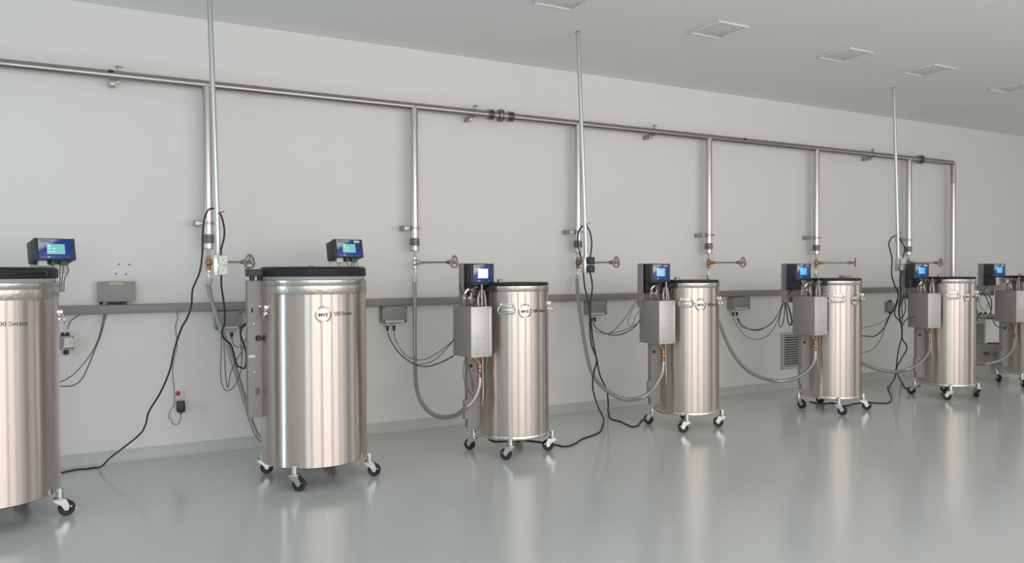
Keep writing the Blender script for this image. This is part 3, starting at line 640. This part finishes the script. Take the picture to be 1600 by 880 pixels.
# ---- ceiling conduits with sockets and plugs
def conduit(xt, xb, y, white, label, tie):
    t = thing('power_conduit', label, 'conduit', (xb, y, 1.545), 0, 'galvanised drop conduits')
    part('tube', MB().tube(smooth_path([(xt-xb, 0, CZ-1.545), ((xt-xb)*0.42, 0, 0.75*(CZ-1.545)*0.6), (0, 0, 0)], 8), 0.0172, 16), 'galv', t)
    part('ceiling_collar', MB().lathe([(0.021, 0), (0.021, -0.008)], 16, (xt-xb, 0, CZ-1.545)), 'dark_metal', t)
    part('socket_box', MB().box(-0.032, 0.034, -0.024, 0.024, -0.135, 0.004, 0.004), 'galv', t)
    part('tube_nut', MB().lathe([(0.022, 0.002), (0.022, 0.020)], 8), 'galv', t)
    for z, nm in ((0.0, 'upper'), (-0.068, 'lower')):
        mt = 'white' if white[0 if nm == 'upper' else 1] else 'black'
        part('plug', MB().box(-0.008, 0.052, -0.060, -0.024, -0.063+z, 0.0+z, 0.010), mt, t, label='%s %s mains plug' % (nm, 'white' if mt == 'white' else 'black'))
        part('plug_screw', MB().cyl((0.022, -0.059, -0.03+z), (0.022, -0.062, -0.03+z), 0.004, 8), 'ink_grey', t)
    if tie: part('cable_tie', MB().cyl((-0.012, -0.012, 0.270), (0.040, -0.014, 0.292), 0.0035, 6).lathe([(0.0185, 0.27), (0.0185, 0.278)], 12), 'red', t, label='red cable tie')
conduit(0.690, 0.733, 5.40, (1, 1), 'galvanised conduit dropping past the left end of the pipe, with two white plugs', -6)
conduit(3.574, 3.650, 5.38, (0, 0), 'galvanised conduit from the ceiling between third and fourth tanks, with two black plugs', -6)
conduit(7.737, 7.825, 5.41, (1, 1), 'galvanised conduit from the ceiling left of the sixth tank', -6)

# ================================================================ TANKS
def caster_parts(parent, ang_post, Rp, trail, tx, ty, zb):
    """one swivel caster on a post outside the shell; trail = heading of the wheel"""
    px_, py_ = Rp*math.sin(ang_post), -Rp*math.cos(ang_post)
    head = math.atan2(trail[1], trail[0])
    def plate():
        b = MB().lathe([(0.017, 0.112), (0.019, 0.114), (0.019, 0.165), (0.016, 0.168)], 16)
        b.lathe([(0.030, 0.100), (0.032, 0.103), (0.032, 0.110), (0.020, 0.113)], 20)
        return b.mesh('caster', 'zinc')
    c = link('caster', cached('cpost', plate), parent, (px_, py_, 0), (0, 0, head))
    def fork():
        b = MB()
        for s in (-1, 1):
            y = s*0.020
            b.poly([(-0.030, y, 0.101), (0.034, y, 0.101), (0.052, y, 0.060), (0.044, y, 0.034), (0.026, y, 0.034), (0.010, y, 0.062), (-0.030, y, 0.092)], 0.003*s)
        b.box(-0.030, 0.034, -0.022, 0.022, 0.096, 0.102, 0.002)
        b.cyl((0.034, -0.027, 0.0455), (0.034, 0.027, 0.0455), 0.006, 10)
        return b.mesh('fork', 'zinc')
    link('fork', cached('cfork', fork), c)
    def tyre():
        return MB().lathe([(0.012, -0.012), (0.030, -0.013), (0.039, -0.0145), (0.045, -0.009), (0.0455, 0), (0.045, 0.009), (0.039, 0.0145), (0.030, 0.013), (0.012, 0.012)], 28, (0.034, 0, 0.0455), (0, 1, 0)).mesh('wheel', 'rubber')
    link('wheel', cached('cwheel', tyre), c)
    def brake():
        return MB().box(0.040, 0.086, -0.010, 0.010, -0.0025, 0.0025, 0.001, Matrix.Translation((0.012, 0, 0.075)) @ Matrix.Rotation(R(28), 4, 'Y')) \
            .cyl((0.060, -0.026, 0.058), (0.060, 0.026, 0.058), 0.005, 8).mesh('brake_pedal', 'zinc')
    link('brake_pedal', cached('cbrake', brake), c)

def emblem(parent, rad, phi, z, key):
    def disc():
        b = MB(); n = 40; d = 0.042
        def p(u, v, e): return Vector(((rad+e)*math.sin(phi+u/rad), -(rad+e)*math.cos(phi+u/rad), z+v))
        k = [[b.bm.verts.new(p(q*d*math.cos(2*math.pi*i/n), q*d*math.sin(2*math.pi*i/n), 0.0012)) for i in range(n)] for q in (1, .66, .33)]
        for a, c in ((k[0], k[1]), (k[1], k[2])):
            for i in range(n): b.bm.faces.new((a[i], a[(i+1) % n], c[(i+1) % n], c[i]))
        b.bm.faces.new(k[2])
        return b.mesh('emblem_disc', 'emblem')
    e = link('emblem', disc(), parent, label='round maker emblem with three letters and a ring of lettering')
    V, F = text_geo('MVE', 0.0305, 0.0009, 'CENTER')
    link('lettering', flat_mesh('lettering', [((rad+.0024)*math.sin(phi+v.x*1.12/rad), -(rad+.0024)*math.cos(phi+v.x*1.12/rad), z-0.012+v.y) for v in V], F, 'ink'), e)
    # rim circle and lettering set along three arcs
    VV, FF = [], []
    def glyph_at(ch, a, rr, size):
        V, F = text_geo(ch, size, 0.0004, 'CENTER')
        o = len(VV)
        for v in V:
            x, y = v.x, v.y
            u = (rr+y)*math.cos(a) + x*math.sin(a); w = (rr+y)*math.sin(a) - x*math.cos(a)
            VV.append(((rad+.0024)*math.sin(phi+u/rad), -(rad+.0024)*math.cos(phi+u/rad), z+w))
        FF.extend([tuple(i+o for i in f) for f in F])
    for i, ch in enumerate('SECURITY'): glyph_at(ch, R(128-i*11), 0.047, 0.0145)
    def stroke(a, r0, r1, w):
        o = len(VV)
        for rr, da in ((r0, -w), (r1, -w), (r1, w), (r0, w)):
            u, v = rr*math.cos(a+da), rr*math.sin(a+da)
            VV.append(((rad+.0024)*math.sin(phi+u/rad), -(rad+.0024)*math.cos(phi+u/rad), z+v))
        FF.append((o, o+1, o+2, o+3))
    for a0, a1 in ((18, -62), (165, 248)):
        n = 11
        for i in range(n):
            a = R(a0+(a1-a0)*i/(n-1)); stroke(a, 0.047, 0.055, 0.045); stroke(a+0.07, 0.047, 0.050, 0.05)
    for i in range(60): stroke(2*math.pi*i/60, 0.0415, 0.0428, math.pi/60)
    link('ring_lettering', flat_mesh('ring_lettering', VV, FF, 'ink_grey'), e)

def bail_handle(parent, rad, phi, z):
    rot = (0, 0, phi)
    def wire():
        y = -rad-0.012
        pts = [(-0.045, y, 0.012), (-0.050, y-0.004, 0.0), (-0.068, y-0.012, -0.030), (-0.060, y-0.016, -0.050), (-0.035, y-0.016, -0.057),
               (0.035, y-0.016, -0.057), (0.060, y-0.016, -0.050), (0.068, y-0.012, -0.030), (0.050, y-0.004, 0.0), (0.045, y, 0.012)]
        return MB().tube(smooth_path(pts, 4) + [Vector((0.0, y, 0.012))], 0.0052, 8, closed=True).mesh('bail', 'chrome')
    def plate():
        b = MB().box(-0.040, 0.040, -rad-0.010, -rad+0.010, -0.012, 0.026, 0.003)
        b.box(-0.058, -0.038, -rad-0.020, -rad+0.012, 0.002, 0.024, 0.004).box(0.038, 0.058, -rad-0.020, -rad+0.012, 0.002, 0.024, 0.004)
        b.box(-0.040, 0.040, -rad-0.007, -rad+0.010, -0.040, -0.020, 0.003)
        return b.mesh('carry_handle', 'zinc')
    h = link('carry_handle', cached('hplate%.3f' % rad, plate), parent, (0, 0, z), rot)
    link('bail', cached('hwire%.3f' % rad, wire), h)

def controller(parent, x, y, z, rotz, tilt, W, H, D, scr, sticker, txt_key):
    """display unit; origin at the bottom centre of its front face, front looks to -Y"""
    c = link('display_unit', None, parent, (x, y, z), (R(tilt), 0, rotz)); c.empty_display_size = 0.03
    def case():
        b = MB()
        b.box(-W/2, W/2, 0.006, D, 0, H, 0.008)
        b.box(-W/2-0.001, -W/2+0.024, -0.002, 0.02, -0.001, H+0.001, 0.004).box(W/2-0.020, W/2+0.001, -0.002, 0.02, -0.001, H+0.001, 0.004)
        b.box(-W/2, W/2, 0.001, 0.02, 0, 0.008, 0.002).box(-W/2, W/2, 0.001, 0.02, H-0.007, H, 0.002)
        return b.mesh('display_unit', 'case')
    c2 = link('case', cached('case%s' % txt_key, case), c)
    x0, x1, z0, z1 = -W/2+0.022, W/2-0.019, 0.008, H-0.007
    link('front_panel', cached('fp%s' % txt_key, lambda: MB().box(x0, x1, -0.001, 0.008, z0, z1, 0.001).mesh('front_panel', 'face')), c, label='printed blue panel with a white fade')
    sx0, sx1 = x0+(x1-x0)*0.24, x0+(x1-x0)*0.78; sz0, sz1 = z0+(z1-z0)*0.24, z0+(z1-z0)*0.76
    link('screen', MB().box(sx0, sx1, -0.0025, 0.004, sz0, sz1, 0.0008).mesh('screen', scr), c, label='lit screen')
    if scr != 'scr_white':
        w = sx1-sx0; h = sz1-sz0
        marks = MB().box(sx0+.07*w, sx0+.20*w, -0.0035, -0.002, sz0+.72*h, sz0+.88*h).box(sx0+.36*w, sx0+.44*w, -0.0035, -0.002, sz0+.50*h, sz0+.62*h)
        marks.box(sx0+.10*w, sx0+.18*w, -0.0035, -0.002, sz0+.48*h, sz0+.62*h).box(sx0+.07*w, sx0+.45*w, -0.0035, -0.002, sz0+.22*h, sz0+.26*h)
        link('screen_marks', marks.mesh('screen_marks', 'scr_line'), c)
    link('brand_print', cached('bp%s' % txt_key, lambda: text_flat('brand_print', 'Cryoric', H*0.145, 'ink_navy', 0.0006, eps=0.002)), c, (x0+(x1-x0)*0.05, 0, z1-H*0.125))
    def small():
        b = MB()
        for i, (u, w_) in enumerate([(.07, .02), (.11, .03), (.16, .02), (.20, .02), (.36, .04), (.41, .05), (.75, .03), (.79, .05), (.85, .03), (.89, .04)]):
            b.box(x0+(x1-x0)*u, x0+(x1-x0)*(u+w_*.85), -0.002, 0, z0+H*0.055, z0+H*0.085)
        return b.mesh('small_print', 'ink_blue')
    link('small_print', cached('sp%s' % txt_key, small), c)
    link('cloud_mark', cached('cm%s' % txt_key, lambda: MB().lathe([(H*.022, 0), (H*.022, .002)], 12, (x0+(x1-x0)*.27, 0, z0+H*.075), (0, -1, 0)).lathe([(H*.03, 0), (H*.03, .002)], 12, (x0+(x1-x0)*.30, 0, z0+H*.085), (0, -1, 0)).box(x0+(x1-x0)*.24, x0+(x1-x0)*.33, -.002, 0, z0+H*.05, z0+H*.08).mesh('cloud_mark', 'offwhite')), c)
    if sticker:
        mt, nm = sticker
        link('sticker', MB().box(x1-0.052, x1-0.006, -0.0025, 0, z1-0.020, z1-0.003, 0.0005).mesh('sticker', mt), c, label=nm)
    return c

def big_tank(cx, cy, label, emb_phi, handles, cam_az, delta, trails, mon, plate_xyz):
    rad = 0.360; zb, zt = 0.135, 1.284
    t = thing('cryogenic_tank', label, 'tank', (cx, cy, 0), 0, 'large tanks reading 500 Series')
    link('shell', cached('bshell', lambda: MB().lathe([(rad-0.02, zb+0.004), (rad-0.004, zb), (rad, zb+0.004), (rad, zt)], 96).mesh('shell', 'shell')), t)
    link('top_band', cached('bband', lambda: MB().lathe([(rad+.001, zt-0.001), (rad+.004, zt+0.003), (rad+.004, 1.338), (rad+.001, 1.340), (rad+.001, 1.343), (rad+.003, 1.345), (rad+.003, 1.376), (rad-.004, 1.380)], 96).mesh('top_band', 'rim', ang=50)), t, label='dented stainless band under the lid')
    link('gasket', cached('bgask', lambda: MB().lathe([(rad-.012, 1.379), (rad-.010, 1.402)], 72).mesh('gasket', 'gasket')), t)
    def lid():
        b = MB().lathe([(rad-.016, 1.400), (rad-.002, 1.402), (rad, 1.408), (rad-.001, 1.452), (rad-.010, 1.463), (rad-.03, 1.468)], 96)
        return b.mesh('lid', 'lid')
    l = link('lid', cached('blid', lid), t)
    a0 = math.radians(-cam_az)            # towards the camera
    def grip():
        b = MB()
        for zz in (1.417, 1.443):
            pts = [((rad+.003)*math.sin(a0+R(a)), -(rad+.003)*math.cos(a0+R(a)), zz) for a in range(-4, 55, 4)]
            b.tube(pts, 0.0045, 8)
        for a in (-4, 52):
            b.tube([((rad+.003)*math.sin(a0+R(a)), -(rad+.003)*math.cos(a0+R(a)), zz) for zz in (1.415, 1.425, 1.435, 1.445)], 0.0045, 8)
        return b.mesh('lid_grip', 'grip')
    link('lid_grip', grip(), l)
    link('lid_knob', cached('bknob', lambda: MB().lathe([(0.022, 0), (0.022, 0.006), (0.018, 0.010)], 20).mesh('lid_knob', 'rod')), l, (-0.02, 0.0, 1.466))
    # side column with hinge block (left of the shell)
    b = MB().box(-0.452, -0.345, -0.02, 0.05, 0.448, 1.375, 0.003)
    col = part('side_column', b, 'sheet', t)
    part('hinge_block', MB().box(-0.452, -0.330, -0.05, 0.06, 1.402, 1.452, 0.004).box(-0.457, -0.440, -0.052, 0.062, 1.448, 1.455, 0.002), 'case', t)
    part('hinge_foot', MB().lathe([(0.016, 1.375), (0.016, 1.404)], 12, (-0.42, -0.01, 0)).lathe([(0.016, 1.375), (0.016, 1.404)], 12, (-0.37, -0.01, 0)), 'black', t)
    part('side_knob', MB().lathe([(0.020, 0), (0.020, 0.012), (0.013, 0.022)], 16, (-0.383, -0.02, 0.985), (0, -1, 0)), 'black', col)
    part('key_slot', MB().box(-0.426, -0.416, -0.022, -0.019, 1.16, 1.19, 0.001), 'hole', col)
    part('white_tag', MB().box(-0.448, -0.405, -0.0225, -0.019, 0.855, 0.872), 'white', col)
    part('printed_tag', MB().box(-0.405, -0.375, -0.0215, -0.019, 0.60, 0.65), 'ink_grey', col)
    for z in (1.085, 0.76): part('screw', MB().lathe([(0.008, 0), (0.004, 0.006)], 10, (-0.412, -0.02, z), (0, -1, 0)), 'zinc', col)
    for a in handles: bail_handle(t, rad, R(a), 1.185)
    emblem(t, rad, R(emb_phi), 1.150, label)
    link('series_lettering', serif_round('series_lettering', '500 Series', 0.0265, 'ink', rad+.0015, R(emb_phi)+0.067/rad, 1.140, sx=1.22 if cx < 0 else 1.04), t)
    for k in range(4):
        caster_parts(t, a0+R(delta+90*k), rad+0.030, trails[k], 0, 0, zb)
    part('base_plate', MB().lathe([(rad-0.02, 0.128), (rad-0.02, 0.140)], 48), 'hole', t)
    mx, my, mz, mr = mon
    # bracket plate rising behind the lid with the display unit on it
    b = MB().box(-0.105, 0.125, 0.0, 0.004, 1.425, mz+0.10, 0.001)
    b.box(-0.08, 0.02, -0.12, 0.002, 1.425, 1.431)
    part('rear_bracket', b, 'sheet_light', t, (mx-0.145*math.sin(mr), my+0.145*math.cos(mr)+0.002, 0), (0, 0, mr))
    c = controller(t, mx, my, mz, mr, -12, 0.237, 0.142, 0.145, 'scr_teal', plate_xyz, 'L')
    link('white_connector', cached('bwc', lambda: MB().box(-0.095, -0.045, 0.02, 0.05, -0.035, 0.002, 0.004).mesh('white_connector', 'white')), c)
    link('green_terminal', cached('bgt', lambda: MB().box(-0.022, 0.0, 0.02, 0.05, -0.026, 0.002, 0.002).box(0.03, 0.075, 0.02, 0.05, -0.026, 0.002, 0.002).mesh('green_terminal', 'green')), c)
    def tails():
        b = MB()
        for i, xx in enumerate((-0.08, -0.012, 0.035, 0.05, 0.068)):
            b.tube(smooth_path([(xx, 0.035, -0.02), (xx+0.01*math.sin(i*2), 0.035, -0.06), (xx*0.8, 0.05, -0.12), (xx*0.7, 0.06, -0.20)], 4), 0.0035, 6)
        return b.mesh('cable_tails', 'grey_cable')
    link('cable_tails', cached('btail', tails), c)
    return t

def small_tank(cx, cy, rot, label, emb_phi, handles, cam_az, delta, trails, scr, sticker, mon, plate, item=None):
    rad = 0.288; zb, zt = 0.140, 1.275
    t = thing('cryogenic_tank', label, 'tank', (cx, cy, 0), 0, 'narrow tanks reading 200 Series')
    link('shell', cached('sshell', lambda: MB().lathe([(rad-.02, zb+.03), (rad-.001, zb+.03), (rad, zb+.034), (rad, zt)], 96).mesh('shell', 'shell')), t)
    link('base_band', cached('sbase', lambda: MB().lathe([(rad-.03, zb), (rad+.001, zb), (rad+.003, zb+.004), (rad+.003, zb+.027), (rad, zb+.031)], 96).mesh('base_band', 'rim', ang=50)), t)
    link('top_band', cached('sband', lambda: MB().lathe([(rad, zt-.001), (rad+.003, zt+.002), (rad+.003, 1.316), (rad-.002, 1.320)], 96).mesh('top_band', 'rim', ang=50)), t)
    l = link('lid', cached('slid', lambda: MB().lathe([(rad-.006, 1.320), (rad-.001, 1.323), (rad-.001, 1.338), (rad-.006, 1.342)], 72).mesh('lid', 'lid')), t, label='thin black lid')
    if item is None:
        link('lid_knob', cached('sknob', lambda: MB().lathe([(0.024, 0), (0.024, 0.018), (0.020, 0.026)], 20).mesh('lid_knob', 'rod')), l, (-0.10, 0.02, 1.341))
    for a in handles: bail_handle(t, rad, R(a), 1.165)
    emblem(t, rad, R(emb_phi), 1.125, label)
    link('series_lettering', serif_round('series_lettering', '200 Series', 0.0255, 'ink', rad+.0015, R(emb_phi)+0.064/rad, 1.113, sx=1.05), t)
    a0 = math.radians(-cam_az)
    for k in range(4):
        caster_parts(t, a0+R(delta+90*k), rad+0.026, trails[k], 0, 0, zb)
    # service side on the left: everything below turns with 'rot'
    Q = Matrix.Rotation(R(rot), 4, 'Z')
    def sub(name, key, fn, mt, parent=t, label=None, ang=32):
        if parent is t:
            return link(name, cached('u'+key, lambda: fn(MB()).mesh(name, mt, ang=ang)), parent, (0, 0, 0), (0, 0, R(rot)), label)
        return link(name, cached('u'+key, lambda: fn(MB()).mesh(name, mt, ang=ang)), parent, label=label)
    plx, ply = plate
    col = sub('back_plate', 'bp%.2f' % plx, lambda b: b.box(plx, plx+.235, ply, ply+.045, 1.10, 1.492, .003).box(plx, plx+.006, ply-.03, ply, 1.16, 1.492, .002), 'sheet')
    sub('side_column', 'sc', lambda b: b.box(-.400, -.262, .030, .075, 0.225, 1.16, .003), 'sheet', col)
    sub('lower_bracket', 'lb', lambda b: b.box(-.428, -.395, .030, .060, 0.290, 0.440, .002), 'box_grey', col)
    sub('column_knob', 'ck', lambda b: b.lathe([(.012, 0), (.012, .012), (.008, .018)], 12, (-.372, .03, .70), (0, -1, 0)), 'black', col)
    sub('hinge_clasp', 'hc', lambda b: b.box(-.026, .026, -.302, -.270, 1.272, 1.322, .003, Matrix.Rotation(R(-64), 4, 'Z')), 'case', t)
    box = sub('control_box', 'cb', lambda b: b.box(-.510, -.330, -.200, .060, 0.790, 1.168, .0025), 'sheet')
    sub('front_cover', 'fc', lambda b: b.box(-.5095, -.352, -.204, -.199, 0.792, 1.166, .001).box(-.352, -.330, -.207, -.19, 0.795, 1.163, .001), 'sheet_light', box, 'brighter sheet metal front cover')
    for i, (x, z) in enumerate([(-.457, .93), (-.397, .93), (-.457, .815), (-.397, .815), (-.364, 1.152), (-.342, 1.152), (-.342, .808)]):
        link('screw', cached('uscrew', lambda: MB().lathe([(.0045, 0), (.0035, .003)], 10, axis=(0, -1, 0)).mesh('screw', 'ink_grey')), box, (x, -.2065 if x > -.37 else -.204, z))
    for i, (y, z) in enumerate([(-.06, .96), (.02, .84), (-.12, .84)]):
        link('side_screw', cached('usscrew', lambda: MB().lathe([(.004, 0), (.003, .002)], 8, axis=(-1, 0, 0)).mesh('side_screw', 'ink_grey')), box, (-.510, y, z))
    # brass inlet fitting below the box
    f = sub('inlet_fitting', 'if', lambda b: b.tube(smooth_path([(-.425, -.10, .795), (-.415, -.10, .765), (-.385, -.10, .740), (-.375, -.10, .715)], 5), .014, 12)
            .lathe([(.018, .722), (.018, .700), (.014, .696), (.019, .692), (.019, .668), (.013, .660)], 12, (-.375, -.10, 0)), 'brass', t, 'brass elbow and nut under the box')
    sub('inlet_stub', 'is', lambda b: b.lathe([(.006, .664), (.006, .622)], 10, (-.375, -.10, 0)).lathe([(.016, .628), (.016, .612)], 12, (-.375, -.10, 0)), 'dark_metal', f)
    # bundle of tubes between display and box
    rnd = random.Random(3)
    tb = sub('tube_bundle', 'tb', lambda b: (b.tube(smooth_path([(-0.470, -.045, 1.166), (-0.475, -.05, 1.23), (-0.460, -.06, 1.285), (-0.420, -.07, 1.292), (-0.395, -.06, 1.25)], 5), .011, 10),
             b.tube(smooth_path([(-0.430, -.09, 1.166), (-0.440, -.09, 1.23), (-0.415, -.08, 1.30), (-0.375, -.07, 1.315)], 5), .009, 10))[0], 'zinc')
    sub('copper_tube', 'tc', lambda b: (b.tube(smooth_path([(-0.445, -.12, 1.166), (-0.450, -.12, 1.22), (-0.425, -.11, 1.27), (-0.390, -.10, 1.285), (-0.365, -.10, 1.24), (-0.360, -.10, 1.166)], 5), .0065, 8),
             b.tube(smooth_path([(-0.482, -.07, 1.166), (-0.486, -.07, 1.20), (-0.478, -.08, 1.26)], 5), .008, 8))[0], 'copper', tb)
    sub('grey_tube', 'tg', lambda b: (b.tube(smooth_path([(-0.405, -.14, 1.166), (-0.410, -.14, 1.22), (-0.380, -.13, 1.28), (-0.345, -.12, 1.27), (-0.330, -.12, 1.166)], 5), .010, 8),
             b.tube(smooth_path([(-0.380, -.15, 1.166), (-0.382, -.15, 1.25), (-0.375, -.14, 1.33)], 5), .007, 8))[0], 'hose', tb)
    sub('black_wires', 'tw', lambda b: (b.tube(smooth_path([(-0.360, -.13, 1.166), (-0.375, -.13, 1.21), (-0.415, -.12, 1.26), (-0.430, -.10, 1.335)], 5), .0055, 6),
             b.tube(smooth_path([(-0.420, -.07, 1.166), (-0.400, -.10, 1.22), (-0.440, -.09, 1.28), (-0.450, -.08, 1.335)], 5), .0045, 6),
             b.tube(smooth_path([(-0.500, -.03, 1.335), (-0.495, -.04, 1.28), (-0.470, -.05, 1.24), (-0.460, -.04, 1.166)], 5), .0045, 6))[0], 'cable', tb)
    sub('white_cap', 'wc', lambda b: b.lathe([(.008, 1.225), (.008, 1.24)], 10, (-0.500, -.10, 0)).lathe([(.008, 1.225), (.008, 1.24)], 10, (-0.470, -.11, 0)), 'white', tb)
    sub('service_pipe', 'sp', lambda b: b.tube(smooth_path([(-0.348, -.10, .79), (-0.346, -.10, .62), (-0.350, -.11, .50), (-0.375, -.13, .42)], 6), .0065, 8), 'dark_metal', t)
    mx, my, mrot = mon
    c = controller(t, mx, my, 1.338, R(mrot), 0, .204, .150, .120, scr, sticker, 'S')
    link('shelf', cached('ushelf', lambda: MB().box(-.100, .104, -.004, .125, -.013, -.001, .002).box(-.100, -.093, .06, .122, -.110, -.012, .002).box(-.100, .10, .115, .122, -.110, -.012, .001).mesh('shelf', 'black')), c)
    link('rear_bracket', cached('urb', lambda: MB().box(-.07, .07, .118, .24, .02, .03, .002).mesh('rear_bracket', 'sheet')), c)
    if item:
        link('lid_gauge', cached('sgauge', lambda: MB().lathe([(.058, 0), (.060, .004), (.060, .022), (.056, .028), (.02, .030)], 28).mesh('lid_gauge', 'gasket')), l, (item[0], item[1], 1.341), label='pale round gauge on the lid')
    return t

RT = lambda az, s: (s*math.cos(R(az)), -s*math.sin(R(az)))
def tr(az, *signs): return [RT(az+o, s) for s, o in signs]
big_tank(-0.540, 5.39, 'large steel tank cut off by the left edge, only the end of its lettering visible', -0.5, (93,), -5.5, -29,
         tr(-5.5, (1, 0), (1, 8), (-1, 30), (1, 0)), (0.337, 0.345, 1.516, R(20)), None)
big_tank(1.364, 5.40, 'large stainless steel tank with black lid and 500 Series lettering', -4.7, (-79,), 14.1, -20,
         tr(14.1, (1, 25), (1, 12), (-1, 30), (1, 0)), (0.362, 0.345, 1.540, R(9.5)), ('cream', 'pale yellow sticker on the panel corner'))
small_tank(2.930, 5.360, 6, 'narrow stainless tank with a glowing white screen, third from the left', -9, (-36.6, 59), 28.6, -3.4,
           tr(28.6, (-1, 10), (-1, 0), (1, 40), (-1, 20)), 'scr_white', None, (-.325, -.125, 6), (-.450, .030))
small_tank(4.785, 5.415, 2, 'narrow tank with a teal screen and pink sticker, fourth from the left', -17, (-42, 45), 41.4, 0,
           tr(41.4, (-1, -10), (-1, 0), (-1, 30), (-1, 10)), 'scr_cyan', ('pink', 'pink red sticker on the panel corner'), (-.41, -.125, -4), (-.520, .030))
small_tank(6.630, 5.330, 2, 'narrow tank with blue screen and a pale round gauge on its lid, fifth from left', -1.6, (-38.6, -66, 37), 51.2, 13.6,
           tr(51.2, (1, 15), (1, 0), (-1, 30), (1, 20)), 'scr_blue', ('orange', 'orange red sticker on the panel corner'), (-.49, -.07, -2), (-.540, .130), (0.17, -0.04))
small_tank(8.420, 5.230, -8, 'narrow tank with blue screen standing below the end of the supply pipe, sixth from left', -14, (-46, 32), 58.2, 8,
           tr(58.2, (-1, 0), (-1, 60), (1, 30), (-1, 10)), 'scr_blue', ('cream', 'cream sticker on the panel corner'), (-.53, -.05, -11), (-.530, .110))
small_tank(10.140, 5.280, -5, 'farthest narrow tank, cut off by the right edge of the photo', -16, (-48, 30), 62.6, -8,
           tr(62.6, (1, 60), (1, 0), (1, 30), (1, 50)), 'scr_blue', ('cream', 'cream sticker on the panel corner'), (-.60, 0, -8), (-.660, .125))

# ---- far right: cases and small shelf behind the last tanks
t = thing('equipment_case', 'beige plastic case with printed marks standing on a white box behind the farthest tank', 'case', (10.42, 5.74, 0.205))
part('body', MB().poly([(-.22, -.19, 0), (-.22, .17, 0), (-.22, .19, .05), (-.22, .19, .21), (-.22, .15, .245), (-.22, -.19, .245)], .42, axis=(1, 0, 0)), 'beige', t)
part('handle', MB().box(-.19, -.15, -.07, .06, .252, .262, .003).box(-.19, -.15, -.07, -.055, .24, .256).box(-.19, -.15, .045, .06, .24, .256), 'black', t)
part('printed_mark', MB().box(-.222, -.219, .02, .10, .10, .145), 'ink_grey', t)
part('printed_mark', MB().box(-.222, -.219, -.08, -.005, .085, .15), 'box_grey', t)
t = thing('storage_box', 'white box on the floor under the beige case behind the farthest tank', 'box', (10.42, 5.98, 0))
part('body', MB().box(-.22, .22, -.23, .30, 0, .195, .004), 'white', t)
part('lid', MB().box(-.225, .225, -.235, .305, .19, .205, .003), 'white', t)
t = thing('wall_shelf', 'narrow grey wall shelf carrying small dark fittings beside the farthest tank box', 'shelf', (11.0, YB, 0.745))
part('board', MB().box(-.25, .45, -.26, 0, 0, .016, .003), 'sheet', t)
part('lip', MB().box(-.25, .45, -.266, -.258, 0, .045, .002), 'box_grey', t)
part('support', MB().box(-.20, -.18, -.24, 0, -.05, 0, .002), 'sheet', t)
part('support', MB().box(.38, .40, -.24, 0, -.05, 0, .002), 'sheet', t)
for i, x in enumerate((10.86, 11.02, 11.14)):
    t = thing('valve_fitting', ['dark pipe fitting on the wall shelf, nearest the sixth tank', 'dark pipe fitting in the middle of the wall shelf', 'dark pipe fitting at the far end of the wall shelf'][i], 'fitting', (x, YB-0.15, 0.761), 0, 'dark fittings on the wall shelf')
    part('body', MB().lathe([(.018, 0), (.018, .03), (.012, .034), (.012, .05)], 12).cyl((-.04, 0, .02), (.04, 0, .02), .011, 10), 'black', t)
    part('lever', MB().box(-.03, .03, -.006, .006, .05, .058, .002), 'zinc', t)
